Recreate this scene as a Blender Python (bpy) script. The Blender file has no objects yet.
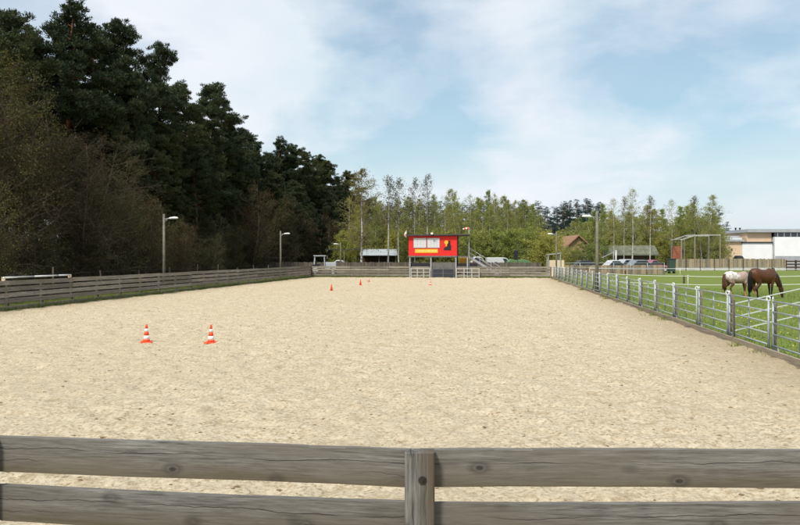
import bpy, bmesh, math, random
import numpy as np
from mathutils import Vector, Matrix
random.seed(7)
RNG = np.random.default_rng(11)
C = bpy.context.scene.collection
R = math.radians
F = 700.0; CAMH = 2.0; HY = 257.0
TH = -math.atan2(0.13, 0.9915)                   # arena axes are turned this much against the view

def A(u, v, z=0.0):                              # arena coordinates -> world
    return Vector((0.9915*u + 0.13*v, -0.13*u + 0.9915*v, z))

def at(px, d):                                   # a bearing and a distance -> ground position
    return ((px-400.0)/F*d, d)

def zat(py, d):
    return CAMH + (HY-py)/F*d

# ------------------------------------------------------------------ materials
def mat(name):
    m = bpy.data.materials.new(name); m.use_nodes = True
    nt = m.node_tree; nt.nodes.clear()
    out = nt.nodes.new('ShaderNodeOutputMaterial')
    return m, nt, out

def N(nt, t, **kw):
    n = nt.nodes.new(t)
    for k, v in kw.items():
        if k.startswith('i_'): n.inputs[k[2:].replace('_', ' ')].default_value = v
        else: setattr(n, k, v)
    return n

def ramp(nt, fac, stops, interp='LINEAR'):
    r = nt.nodes.new('ShaderNodeValToRGB'); r.color_ramp.interpolation = interp
    e = r.color_ramp.elements
    while len(e) < len(stops): e.new(0.5)
    for el, (p, c) in zip(e, stops):
        el.position = p; el.color = (*c, 1) if len(c) == 3 else c
    nt.links.new(fac, r.inputs[0]); return r

def mixc(nt, fac, a, b, mode='MIX'):
    m = nt.nodes.new('ShaderNodeMix'); m.data_type = 'RGBA'; m.blend_type = mode
    for sock, val in ((m.inputs[0], fac), (m.inputs[6], a), (m.inputs[7], b)):
        if hasattr(val, 'links') or isinstance(val, bpy.types.NodeSocket): nt.links.new(val, sock)
        elif isinstance(val, (int, float)): sock.default_value = val
        else: sock.default_value = (*val, 1)
    return m.outputs[2]

def noise(nt, vec, scale, detail=4, rough=0.55):
    n = N(nt, 'ShaderNodeTexNoise'); n.inputs['Scale'].default_value = scale
    n.inputs['Detail'].default_value = detail; n.inputs['Roughness'].default_value = rough
    if vec is not None: nt.links.new(vec, n.inputs['Vector'])
    return n.outputs['Fac']

def mapping(nt, scale=(1, 1, 1), coord='Object', rnd=False):
    tc = N(nt, 'ShaderNodeTexCoord'); mp = N(nt, 'ShaderNodeMapping')
    mp.inputs['Scale'].default_value = scale
    nt.links.new(tc.outputs[coord], mp.inputs['Vector'])
    if rnd:
        oi = N(nt, 'ShaderNodeObjectInfo'); mu = N(nt, 'ShaderNodeMath', operation='MULTIPLY')
        mu.inputs[1].default_value = 53.0
        nt.links.new(oi.outputs['Random'], mu.inputs[0])
        cb = N(nt, 'ShaderNodeCombineXYZ')
        for k in range(3): nt.links.new(mu.outputs[0], cb.inputs[k])
        nt.links.new(cb.outputs[0], mp.inputs['Location'])
    return mp.outputs[0]

def bsdf(nt, out, col, rough=0.8, metal=0.0, bump=None, bstr=0.3, bdist=0.02, spec=0.3):
    b = N(nt, 'ShaderNodeBsdfPrincipled')
    b.inputs['Roughness'].default_value = rough; b.inputs['Metallic'].default_value = metal
    b.inputs['Specular IOR Level'].default_value = spec
    if isinstance(col, bpy.types.NodeSocket): nt.links.new(col, b.inputs['Base Color'])
    else: b.inputs['Base Color'].default_value = (*col, 1)
    if bump is not None:
        bp = N(nt, 'ShaderNodeBump'); bp.inputs['Strength'].default_value = bstr
        bp.inputs['Distance'].default_value = bdist
        nt.links.new(bump, bp.inputs['Height']); nt.links.new(bp.outputs[0], b.inputs['Normal'])
    nt.links.new(b.outputs[0], out.inputs[0]); return b

def plain(name, col, rough=0.6, metal=0.0, var=0.15, scale=6.0, spec=0.3):
    m, nt, out = mat(name)
    n = noise(nt, mapping(nt, rnd=True), scale, 5)
    lo = tuple(c*(1-var) for c in col); hi = tuple(min(1, c*(1+var)) for c in col)
    bsdf(nt, out, ramp(nt, n, [(0.3, lo), (0.7, hi)]).outputs[0], rough, metal, n, 0.15, 0.01, spec)
    return m

def wood(name, dark, light, stain, knots=False, fine=1.0, vary=0.35, vert=False, isl=0.0, edge=None):
    m, nt, out = mat(name)
    v = mapping(nt, (16*fine, 16*fine, 0.7*fine) if vert else (0.7*fine, 16*fine, 16*fine), rnd=True)
    g = noise(nt, v, 2.2, 8, 0.68)
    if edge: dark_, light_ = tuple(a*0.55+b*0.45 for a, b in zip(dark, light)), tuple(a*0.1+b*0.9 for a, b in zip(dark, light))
    else: dark_, light_ = dark, light
    col = ramp(nt, g, [(0.34, dark_), (0.5, tuple((a+b)/2 for a, b in zip(dark, light))), (0.66, light_)]).outputs[0]
    g2 = noise(nt, mapping(nt, (70*fine, 70*fine, 4) if vert else (4, 70*fine, 70*fine), rnd=True), 1.6, 4, 0.7)
    col = mixc(nt, ramp(nt, g2, [(0.38, (0.55, 0.55, 0.55)), (0.5, (0, 0, 0))]).outputs[0], col, tuple(c_*0.75 for c_ in dark))
    col = mixc(nt, ramp(nt, g2, [(0.54, (0, 0, 0)), (0.68, (0.45, 0.45, 0.45))]).outputs[0], col, tuple(min(1, c_*1.25) for c_ in light))
    blot = noise(nt, mapping(nt, (0.8, 3, 3), rnd=True), 1.7, 4)
    f = ramp(nt, blot, [(0.42, (0, 0, 0)), (0.66, (0.75, 0.75, 0.75))]).outputs[0]
    col = mixc(nt, f, col, stain)
    # long drying cracks
    cr = noise(nt, mapping(nt, (9, 9, 0.5) if vert else (0.22, 8, 8), rnd=True), 1.5, 3, 0.45)
    crk = ramp(nt, cr, [(0.485, (0, 0, 0)), (0.5, (1, 1, 1)), (0.515, (0, 0, 0))]).outputs[0]
    gate = ramp(nt, blot, [(0.4, (0.9, 0.9, 0.9)), (0.6, (0.1, 0.1, 0.1))]).outputs[0]
    col = mixc(nt, 0.25 if edge else gate, col, mixc(nt, crk, col, tuple(c*0.2 for c in dark)))
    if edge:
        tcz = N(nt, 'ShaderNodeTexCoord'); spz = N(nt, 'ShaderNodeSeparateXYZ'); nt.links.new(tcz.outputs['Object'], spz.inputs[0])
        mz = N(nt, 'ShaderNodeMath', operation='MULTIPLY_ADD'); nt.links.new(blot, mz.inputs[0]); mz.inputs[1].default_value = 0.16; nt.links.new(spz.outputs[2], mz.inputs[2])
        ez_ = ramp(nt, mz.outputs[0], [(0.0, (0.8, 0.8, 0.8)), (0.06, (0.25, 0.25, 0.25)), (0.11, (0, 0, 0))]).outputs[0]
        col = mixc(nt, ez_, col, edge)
    if isl:
        geo = N(nt, 'ShaderNodeNewGeometry')
        col = mixc(nt, 1.0, col, ramp(nt, geo.outputs['Random Per Island'], [(0, (1-isl,)*3), (0.6, (1, 1, 1)), (1, (1+isl*0.5, 1+isl*0.3, 1))]).outputs[0], 'MULTIPLY')
    if knots:
        vo = N(nt, 'ShaderNodeTexVoronoi'); vo.inputs['Scale'].default_value = 1.0
        wv = mapping(nt, (3.8, 6.6, 6.6), rnd=True)
        nt.links.new(wv, vo.inputs['Vector'])
        k = ramp(nt, vo.outputs['Distance'], [(0.0, (1, 1, 1)), (0.07, (0.85, 0.85, 0.85)), (0.10, (0.2, 0.2, 0.2)), (0.14, (0.5, 0.5, 0.5)), (0.26, (0, 0, 0))]).outputs[0]
        col = mixc(nt, k, col, tuple(c*0.45 for c in dark))
    oi = N(nt, 'ShaderNodeObjectInfo')
    tone = ramp(nt, oi.outputs['Random'], [(0, (1-vary,)*3), (1, (1+vary*0.4,)*3)]).outputs[0]
    col = mixc(nt, 1.0, col, tone, 'MULTIPLY')
    if edge:
        # one long wandering check that follows the grain, and a second shorter one
        for z0_, sc_, wd_, lo_ in ((0.026, 0.9, 0.0012, 0.40), (-0.035, 1.7, 0.0010, 0.50)):
            wn = noise(nt, mapping(nt, (sc_, 0.0, 0.0), rnd=True), 1.6, 5, 0.6)
            zz = N(nt, 'ShaderNodeMath', operation='MULTIPLY_ADD'); nt.links.new(wn, zz.inputs[0]); zz.inputs[1].default_value = 0.10; nt.links.new(spz.outputs[2], zz.inputs[2])
            ab = N(nt, 'ShaderNodeMath', operation='SUBTRACT'); nt.links.new(zz.outputs[0], ab.inputs[0]); ab.inputs[1].default_value = z0_+0.05
            a2 = N(nt, 'ShaderNodeMath', operation='ABSOLUTE'); nt.links.new(ab.outputs[0], a2.inputs[0])
            ln_ = N(nt, 'ShaderNodeMapRange'); ln_.inputs[1].default_value = wd_; ln_.inputs[2].default_value = wd_*2.2; ln_.inputs[3].default_value = 1.0; ln_.inputs[4].default_value = 0.0; nt.links.new(a2.outputs[0], ln_.inputs[0])
            gt_ = ramp(nt, noise(nt, mapping(nt, (0.9, 0, 0), rnd=True), 1.3+sc_, 3), [(lo_, (0, 0, 0)), (lo_+0.12, (0.85, 0.85, 0.85))]).outputs[0]
            mm_ = N(nt, 'ShaderNodeMath', operation='MULTIPLY'); nt.links.new(ln_.outputs[0], mm_.inputs[0]); nt.links.new(gt_, mm_.inputs[1])
            col = mixc(nt, mm_.outputs[0], col, tuple(c_*0.3 for c_ in dark))
    bsdf(nt, out, col, 0.85, 0, g2 if edge else g, 0.4, 0.004 if edge else 0.006, 0.2)
    return m

def leafmat(name, c1, c2, c3, trans=0.25, nscale=0.6):
    m, nt, out = mat(name)
    geo = N(nt, 'ShaderNodeNewGeometry'); oi = N(nt, 'ShaderNodeObjectInfo')
    n = noise(nt, mapping(nt, rnd=True), nscale, 2)
    a = mixc(nt, geo.outputs['Random Per Island'], c1, c2)
    f = ramp(nt, n, [(0.4, (0, 0, 0)), (0.65, (1, 1, 1))]).outputs[0]
    col = mixc(nt, f, a, c3)
    tone = ramp(nt, oi.outputs['Random'], [(0, (0.75, 0.78, 0.8)), (0.5, (1, 1, 1)), (1, (1.2, 1.1, 0.9))]).outputs[0]
    col = mixc(nt, 1.0, col, tone, 'MULTIPLY')
    d = N(nt, 'ShaderNodeBsdfDiffuse'); nt.links.new(col, d.inputs[0])
    if trans > 0:
        t = N(nt, 'ShaderNodeBsdfTranslucent'); nt.links.new(col, t.inputs[0])
        mx = N(nt, 'ShaderNodeMixShader'); mx.inputs[0].default_value = trans
        nt.links.new(d.outputs[0], mx.inputs[1]); nt.links.new(t.outputs[0], mx.inputs[2])
        nt.links.new(mx.outputs[0], out.inputs[0])
    else: nt.links.new(d.outputs[0], out.inputs[0])
    return m

M = {}
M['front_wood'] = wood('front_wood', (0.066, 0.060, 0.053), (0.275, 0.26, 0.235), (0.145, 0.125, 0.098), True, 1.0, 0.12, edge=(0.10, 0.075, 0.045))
M['old_wood'] = wood('old_wood', (0.15, 0.13, 0.108), (0.38, 0.34, 0.29), (0.20, 0.18, 0.115), False, 0.7)
M['post_wood'] = wood('post_wood', (0.06, 0.05, 0.04), (0.17, 0.145, 0.115), (0.1, 0.08, 0.05), False, 0.8)
M['tan_board'] = wood('tan_board', (0.20, 0.17, 0.135), (0.40, 0.345, 0.27), (0.36, 0.26, 0.15), False, 0.8, 0.2, True, 0.5)
M['rough_board'] = wood('rough_board', (0.09, 0.075, 0.06), (0.2, 0.175, 0.145), (0.12, 0.09, 0.06), False, 0.8, 0.2, True, 0.4)
M['brown_rail'] = wood('brown_rail', (0.05, 0.035, 0.025), (0.12, 0.085, 0.06), (0.08, 0.05, 0.03), False, 0.8)
M['pole_wood'] = plain('pole_wood', (0.17, 0.155, 0.12), 0.9, 0, 0.3, 4)
M['galv'] = plain('galvanised_steel', (0.36, 0.385, 0.39), 0.55, 0.25, 0.16, 9, 0.5)
M['white_metal'] = plain('white_metal', (0.74, 0.74, 0.72), 0.45, 0.0, 0.06, 5)
M['lamp_white'] = plain('lamp_white', (0.8, 0.8, 0.78), 0.35, 0, 0.05)
M['red'] = plain('booth_red', (0.66, 0.022, 0.018), 0.5, 0, 0.09, 2.5)
M['board_white'] = plain('board_white', (0.62, 0.63, 0.64), 0.5, 0, 0.07, 8)
M['grid_grey'] = plain('grid_grey', (0.34, 0.345, 0.355), 0.6)
M['yellow'] = plain('banner_yellow', (0.80, 0.42, 0.03), 0.55, 0, 0.08, 5)
M['pale_yellow'] = plain('pale_yellow', (0.85, 0.62, 0.22), 0.55)
M['black'] = plain('matt_black', (0.018, 0.018, 0.02), 0.6, 0, 0.3)
M['panel_grey'] = plain('panel_grey', (0.13, 0.125, 0.12), 0.7, 0, 0.25)
M['slate'] = plain('dark_slate', (0.035, 0.04, 0.05), 0.7, 0, 0.3)
M['hurdle_paint'] = plain('hurdle_paint', (0.44, 0.42, 0.38), 0.7, 0, 0.15, 5)
M['bolt_rust'] = plain('bolt_rust', (0.035, 0.026, 0.02), 0.8, 0, 0.4, 30)
M['roof_dark'] = plain('roof_dark', (0.06, 0.055, 0.05), 0.7, 0, 0.3)
M['roof_light'] = plain('roof_light', (0.40, 0.44, 0.45), 0.55, 0, 0.14, 1.5)
M['roof_moss'] = plain('roof_moss', (0.13, 0.135, 0.095), 0.9, 0, 0.35, 1.5)
M['grey_fascia'] = plain('grey_fascia', (0.36, 0.37, 0.38), 0.6, 0, 0.12, 1.2)
M['cream'] = plain('cream_render', (0.66, 0.53, 0.36), 0.85, 0, 0.1, 1.2)
M['peach'] = plain('peach_render', (0.68, 0.50, 0.34), 0.85, 0, 0.08, 0.9)
M['white_wall'] = plain('white_render', (0.78, 0.77, 0.76), 0.85, 0, 0.05, 0.8)
M['brick'] = plain('brick_red', (0.30, 0.11, 0.06), 0.9, 0, 0.35, 5)
M['house_tan'] = plain('house_tan', (0.30, 0.20, 0.11), 0.9, 0, 0.35, 2.5)
M['tile'] = plain('roof_tile', (0.30, 0.17, 0.10), 0.85, 0, 0.25, 6)
M['concrete'] = plain('concrete', (0.42, 0.41, 0.38), 0.9, 0, 0.2, 3)
M['kerb'] = wood('kerb_board', (0.20, 0.165, 0.125), (0.42, 0.36, 0.28), (0.34, 0.27, 0.18), False, 0.8, 0.25)
M['glass'] = plain('dark_glass', (0.03, 0.035, 0.04), 0.12, 0, 0.1, 3, 0.6)
M['tyre'] = plain('tyre_rubber', (0.02, 0.02, 0.02), 0.85)
M['orange'] = plain('cone_orange', (0.78, 0.085, 0.022), 0.45, 0, 0.08)
M['cone_white'] = plain('cone_white', (0.80, 0.78, 0.76), 0.4, 0, 0.05)
M['cone_pink'] = plain('cone_faded', (0.75, 0.36, 0.25), 0.6, 0, 0.06)
M['tape'] = plain('tape_white', (0.8, 0.8, 0.78), 0.5, 0, 0.04)
for nm, c in (('car_white', (0.55, 0.55, 0.55)), ('car_grey', (0.2, 0.22, 0.25)), ('car_silver', (0.42, 0.44, 0.46)), ('car_pink', (0.36, 0.13, 0.19)),
              ('car_dark', (0.025, 0.03, 0.035)), ('bin_green', (0.035, 0.06, 0.045)), ('tarp_green', (0.10, 0.2, 0.075)), ('plant_yellow', (0.72, 0.36, 0.02))):
    M[nm] = plain(nm, c, 0.35, 0, 0.05, 3, 0.5)
M['pine'] = leafmat('pine_needles', (0.040, 0.054, 0.031), (0.076, 0.090, 0.044), (0.052, 0.066, 0.036), 0.0)
M['far_pine'] = leafmat('hazed_pine_needles', (0.030, 0.056, 0.050), (0.045, 0.075, 0.062), (0.036, 0.060, 0.054), 0.0)  # slight distance haze put into the needle colour as a bluish lift
M['spruce'] = leafmat('spruce_needles', (0.012, 0.020, 0.012), (0.02, 0.03, 0.016), (0.016, 0.024, 0.014), 0.0)
M['birch_leaf'] = leafmat('birch_leaf', (0.31, 0.325, 0.085), (0.43, 0.41, 0.135), (0.34, 0.365, 0.105), 0.5)
M['thicket_leaf'] = leafmat('thicket_leaf', (0.25, 0.30, 0.075), (0.38, 0.395, 0.115), (0.29, 0.35, 0.10), 0.5)
M['olive_leaf'] = leafmat('olive_leaf', (0.072, 0.074, 0.030), (0.098, 0.096, 0.038), (0.080, 0.080, 0.032), 0.1)
M['bronze_leaf'] = leafmat('bronze_leaf', (0.19, 0.165, 0.06), (0.28, 0.235, 0.09), (0.2, 0.19, 0.06), 0.3)
M['brown_bud'] = leafmat('brown_bud', (0.050, 0.036, 0.020), (0.072, 0.054, 0.028), (0.050, 0.046, 0.02), 0.1)
M['twig'] = plain('bare_twig', (0.082, 0.062, 0.042), 0.9, 0, 0.35)
M['pale_twig'] = plain('pale_twig', (0.20, 0.165, 0.12), 0.9, 0, 0.3)
M['grass_blade'] = leafmat('grass_blade', (0.12, 0.165, 0.035), (0.22, 0.26, 0.072), (0.15, 0.205, 0.045), 0.3, 1.5)
M['dandelion'] = plain('dandelion_yellow', (0.75, 0.55, 0.02), 0.7)

def bark(name, lo, hi, z0=None, top=None):
    m, nt, out = mat(name)
    n = noise(nt, mapping(nt, (3, 3, 0.7), rnd=True), 3, 5)
    col = ramp(nt, n, [(0.35, lo), (0.65, hi)]).outputs[0]
    if top:
        tc = N(nt, 'ShaderNodeTexCoord'); sp = N(nt, 'ShaderNodeSeparateXYZ'); nt.links.new(tc.outputs['Object'], sp.inputs[0])
        mr = N(nt, 'ShaderNodeMapRange'); mr.inputs[1].default_value = z0; mr.inputs[2].default_value = z0+5
        nt.links.new(sp.outputs[2], mr.inputs[0]); col = mixc(nt, mr.outputs[0], col, top)
    bsdf(nt, out, col, 0.9, 0, n, 0.5, 0.03, 0.1); return m
M['pine_bark'] = bark('pine_bark', (0.045, 0.033, 0.025), (0.095, 0.068, 0.05), 4.0, (0.15, 0.07, 0.036))
m, nt, out = mat('birch_bark')
n = noise(nt, mapping(nt, (2, 2, 5), rnd=True), 1.6, 4)
bsdf(nt, out, ramp(nt, n, [(0.36, (0.05, 0.045, 0.04)), (0.45, (0.44, 0.42, 0.37)), (0.8, (0.56, 0.54, 0.48))]).outputs[0], 0.8)
M['birch_bark'] = m

# sand: pale grains, darker brown crumbs, faint drag tones
m, nt, out = mat('riding_sand')
v = mapping(nt)
big = noise(nt, v, 0.22, 4); mid = noise(nt, v, 3.4, 7, 0.7); fine = noise(nt, v, 20, 7, 0.74); gr = noise(nt, v, 95, 3, 0.7)
c = ramp(nt, fine, [(0.36, (0.24, 0.175, 0.095)), (0.44, (0.52, 0.415, 0.272)), (0.53, (0.675, 0.565, 0.40)), (0.64, (0.75, 0.655, 0.49))]).outputs[0]
c = mixc(nt, ramp(nt, mid, [(0.36, (0.65, 0.65, 0.65)), (0.47, (0, 0, 0))]).outputs[0], c, (0.40, 0.305, 0.18))
c = mixc(nt, ramp(nt, mid, [(0.55, (0, 0, 0)), (0.68, (0.3, 0.3, 0.3))]).outputs[0], c, (0.69, 0.61, 0.45))
c = mixc(nt, ramp(nt, big, [(0.4, (0, 0, 0)), (0.65, (0.35, 0.35, 0.35))]).outputs[0], c, (0.53, 0.435, 0.29))
crumb = noise(nt, v, 7.0, 8, 0.82)
c = mixc(nt, ramp(nt, crumb, [(0.585, (0, 0, 0)), (0.64, (0.75, 0.75, 0.75))]).outputs[0], c, (0.22, 0.145, 0.075))
# trampled track along the railing and the left boards: a little greyer, more mixed with soil
spu = N(nt, 'ShaderNodeSeparateXYZ'); nt.links.new(v, spu.inputs[0])
uu = N(nt, 'ShaderNodeMath', operation='MULTIPLY'); nt.links.new(spu.outputs[1], uu.inputs[0]); uu.inputs[1].default_value = -0.13
ua = N(nt, 'ShaderNodeMath', operation='MULTIPLY_ADD'); nt.links.new(spu.outputs[0], ua.inputs[0]); ua.inputs[1].default_value = 0.9915; nt.links.new(uu.outputs[0], ua.inputs[2])
un = N(nt, 'ShaderNodeMath', operation='MULTIPLY_ADD'); nt.links.new(mid, un.inputs[0]); un.inputs[1].default_value = 1.6; nt.links.new(ua.outputs[0], un.inputs[2])
um = N(nt, 'ShaderNodeMapRange'); um.inputs[1].default_value = -22; um.inputs[2].default_value = 8; nt.links.new(un.outputs[0], um.inputs[0])
f0 = lambda u: (u+0.8+22)/30.0
trk = ramp(nt, um.outputs[0], [(f0(-17.9), (0.75,)*3), (f0(-17.1), (0.35,)*3), (f0(-15.8), (0, 0, 0)), (f0(3.4), (0, 0, 0)), (f0(4.6), (0.3,)*3), (f0(5.5), (0.6,)*3)]).outputs[0]
c = mixc(nt, trk, c, (0.36, 0.275, 0.17))
hsum = N(nt, 'ShaderNodeMath', operation='ADD'); nt.links.new(fine, hsum.inputs[0]); nt.links.new(gr, hsum.inputs[1])
bsdf(nt, out, c, 0.95, 0, hsum.outputs[0], 0.6, 0.045, 0.1)
M['sand'] = m

m, nt, out = mat('pasture_turf')
v = mapping(nt)
a = noise(nt, v, 0.25, 5); b = noise(nt, v, 5, 6, 0.7); w = noise(nt, v, 1.1, 4)
c = ramp(nt, b, [(0.36, (0.12, 0.16, 0.035)), (0.64, (0.215, 0.26, 0.068))]).outputs[0]
c = mixc(nt, ramp(nt, a, [(0.4, (0, 0, 0)), (0.7, (0.7, 0.7, 0.7))]).outputs[0], c, (0.15, 0.19, 0.045))
c = mixc(nt, ramp(nt, w, [(0.55, (0, 0, 0)), (0.68, (0.6, 0.6, 0.6))]).outputs[0], c, (0.19, 0.15, 0.075))
bsdf(nt, out, c, 0.95, 0, b, 0.8, 0.06, 0.05)
M['turf'] = m
m, nt, out = mat('rough_ground')
v = mapping(nt)
a = noise(nt, v, 0.12, 5); b = noise(nt, v, 3, 6, 0.7)
c = ramp(nt, b, [(0.3, (0.055, 0.075, 0.02)), (0.7, (0.12, 0.13, 0.045))]).outputs[0]
c = mixc(nt, ramp(nt, a, [(0.45, (0, 0, 0)), (0.65, (0.8, 0.8, 0.8))]).outputs[0], c, (0.11, 0.085, 0.05))
bsdf(nt, out, c, 0.95, 0, b, 0.6, 0.05, 0.05)
M['ground'] = m
M['litter'] = plain('forest_litter', (0.05, 0.037, 0.022), 0.95, 0, 0.4, 2.0)
M['clod'] = plain('sand_clod', (0.21, 0.14, 0.075), 0.95, 0, 0.4, 3.0)
M['asphalt'] = plain('yard_gravel', (0.2, 0.19, 0.17), 0.95, 0, 0.2, 2.0)

# ------------------------------------------------------------------ mesh building
class MB:
    def __init__(s): s.V = []; s.P = []; s.n = 0
    def add(s, V, Fc, mi=0, smooth=False):
        V = np.asarray(V, dtype=np.float64).reshape(-1, 3)
        if isinstance(Fc, np.ndarray): groups = [Fc]
        else:
            by = {}
            for f in Fc: by.setdefault(len(f), []).append(f)
            groups = [np.array(g) for g in by.values()]
        for g in groups: s.P.append((g + s.n, mi, smooth))
        s.V.append(V); s.n += len(V)
        return s
    def box(s, c, size, mi=0, rz=0.0, M4=None):
        x, y, z = (k/2 for k in size)
        V = np.array([[-x,-y,-z],[x,-y,-z],[x,y,-z],[-x,y,-z],[-x,-y,z],[x,-y,z],[x,y,z],[-x,y,z]])
        if rz:
            cs, sn = math.cos(rz), math.sin(rz); V = V @ np.array([[cs, sn, 0], [-sn, cs, 0], [0, 0, 1]])
        if M4 is not None: V = V @ np.array(M4.to_3x3()).T
        V = V + np.array(c)
        return s.add(V, [(0,3,2,1),(4,5,6,7),(0,1,5,4),(1,2,6,5),(2,3,7,6),(3,0,4,7)], mi)
    def b2(s, lo, hi, mi=0):
        return s.box([(a+b)/2 for a, b in zip(lo, hi)], [b-a for a, b in zip(lo, hi)], mi)
    def bar(s, p0, p1, w, h, mi=0):
        p0, p1 = Vector(p0), Vector(p1); d = p1-p0; L = d.length; x = d.normalized()
        up = Vector((0, 0, 1)) if abs(x.z) < 0.95 else Vector((0, 1, 0))
        y = up.cross(x).normalized(); z = x.cross(y)
        return s.box((p0+p1)/2, (L, w, h), mi, M4=Matrix((x, y, z)).transposed())
    def tube(s, path, rad, k=6, mi=0, smooth=True, cap=True, squash=None):
        P = np.asarray(path, float); n = len(P)
        rad = np.broadcast_to(np.asarray(rad, float), (n,)) if np.ndim(rad) < 2 else np.asarray(rad, float)
        T = np.gradient(P, axis=0); T /= (np.linalg.norm(T, axis=1, keepdims=True)+1e-9)
        ref = np.array([0, 0, 1.0]) if np.mean(np.abs(T[:, 2])) < 0.85 else np.array([1.0, 0, 0])
        X = np.cross(T, ref); X /= (np.linalg.norm(X, axis=1, keepdims=True)+1e-9); Y = np.cross(X, T)
        a = np.arange(k)*2*math.pi/k
        r1 = rad[:, 0] if rad.ndim == 2 else rad; r2 = rad[:, 1] if rad.ndim == 2 else rad
        V = P[:, None, :] + (np.cos(a)[None, :, None]*X[:, None, :])*r1[:, None, None] + (np.sin(a)[None, :, None]*Y[:, None, :])*r2[:, None, None]
        i = np.arange(n-1)[:, None]*k; j = np.arange(k)[None, :]; j2 = (j+1) % k
        Fq = np.stack([i+j, i+j2, i+k+j2, i+k+j], -1).reshape(-1, 4)
        base = s.n
        s.add(V.reshape(-1, 3), Fq, mi, smooth)
        if cap:
            s.P.append((np.array([list(range(base+k-1, base-1, -1))]), mi, False))
            s.P.append((np.array([list(range(base+(n-1)*k, base+n*k))]), mi, False))
        return s
    def lathe(s, prof, k=16, c=(0, 0, 0), mi=0, smooth=True):
        a = np.arange(k)*2*math.pi/k; n = len(prof)
        V = np.array([[c[0]+r*math.cos(t), c[1]+r*math.sin(t), c[2]+z] for r, z in prof for t in a])
        Fq = [(i*k+j, i*k+(j+1) % k, (i+1)*k+(j+1) % k, (i+1)*k+j) for i in range(n-1) for j in range(k)]
        base = s.n; s.add(V, Fq, mi, smooth)
        s.P.append((np.array([list(range(base+k-1, base-1, -1))]), mi, False))
        s.P.append((np.array([list(range(base+(n-1)*k, base+n*k))]), mi, False))
        return s
    def prism(s, poly, axis, lo, hi, mi=0):           # outline extruded along an axis ('x' or 'y' or 'z')
        n = len(poly)
        def pt(p, t):
            return {'x': (t, p[0], p[1]), 'y': (p[0], t, p[1]), 'z': (p[0], p[1], t)}[axis]
        V = [pt(p, lo) for p in poly]+[pt(p, hi) for p in poly]
        Fc = [(i, (i+1) % n, n+(i+1) % n, n+i) for i in range(n)]+[tuple(range(n-1, -1, -1)), tuple(range(n, 2*n))]
        return s.add(V, Fc, mi)
    def mesh(s, name, mats, fix=True):
        me = bpy.data.meshes.new(name)
        V = np.concatenate(s.V); me.vertices.add(len(V)); me.vertices.foreach_set('co', V.astype(np.float32).ravel())
        loops = np.concatenate([p.ravel() for p, _, _ in s.P]); tot = np.concatenate([np.full(len(p), p.shape[1]) for p, _, _ in s.P])
        mi = np.concatenate([np.full(len(p), m_) for p, m_, _ in s.P]); sm = np.concatenate([np.full(len(p), q) for p, _, q in s.P])
        me.loops.add(len(loops)); me.loops.foreach_set('vertex_index', loops.astype(np.int32))
        me.polygons.add(len(tot)); st = np.concatenate([[0], np.cumsum(tot)[:-1]])
        me.polygons.foreach_set('loop_start', st.astype(np.int32))
        me.polygons.foreach_set('material_index', mi.astype(np.int32)); me.polygons.foreach_set('use_smooth', sm.astype(bool))
        for m_ in (mats if isinstance(mats, (list, tuple)) else [mats]): me.materials.append(m_)
        me.update(calc_edges=True); me.validate()
        if fix:
            bm = bmesh.new(); bm.from_mesh(me); bmesh.ops.recalc_face_normals(bm, faces=bm.faces); bm.to_mesh(me); bm.free()
        return me
    def build(s, name, mats, parent=None, loc=(0, 0, 0), rz=0.0, bevel=0.0):
        return obj(name, s.mesh(name, mats), parent, loc, rz, bevel)

def obj(name, me, parent=None, loc=(0, 0, 0), rz=0.0, bevel=0.0):
    o = bpy.data.objects.new(name, me); C.objects.link(o)
    o.location = loc; o.rotation_euler = (0, 0, rz)
    if parent: o.parent = parent
    if bevel:
        b = o.modifiers.new('bevel', 'BEVEL'); b.width = bevel; b.segments = 2; b.limit_method = 'ANGLE'
    return o

def tag(o, label=None, cat=None, group=None, kind=None):
    if label: o['label'] = label
    if cat: o['category'] = cat
    if group: o['group'] = group
    if kind: o['kind'] = kind
    return o

def thing(name, label, cat, loc=(0, 0, 0), rz=0.0, group=None):
    o = bpy.data.objects.new(name, None); C.objects.link(o)
    o.location = loc; o.rotation_euler = (0, 0, rz); o.empty_display_size = 0.3
    return tag(o, label, cat, group)

def dup(root, loc, rz=0.0, sc=None, label=None, group=None):
    r = root.copy(); C.objects.link(r); r.location = loc; r.rotation_euler = (0, 0, rz)
    if sc: r.scale = sc if isinstance(sc, (tuple, list)) else (sc, sc, sc)
    if label: r['label'] = label
    if group: r['group'] = group
    for ch in list(root.children):
        c_ = ch.copy(); C.objects.link(c_); c_.parent = r
        for g in list(ch.children):
            d_ = g.copy(); C.objects.link(d_); d_.parent = c_
    return r

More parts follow.
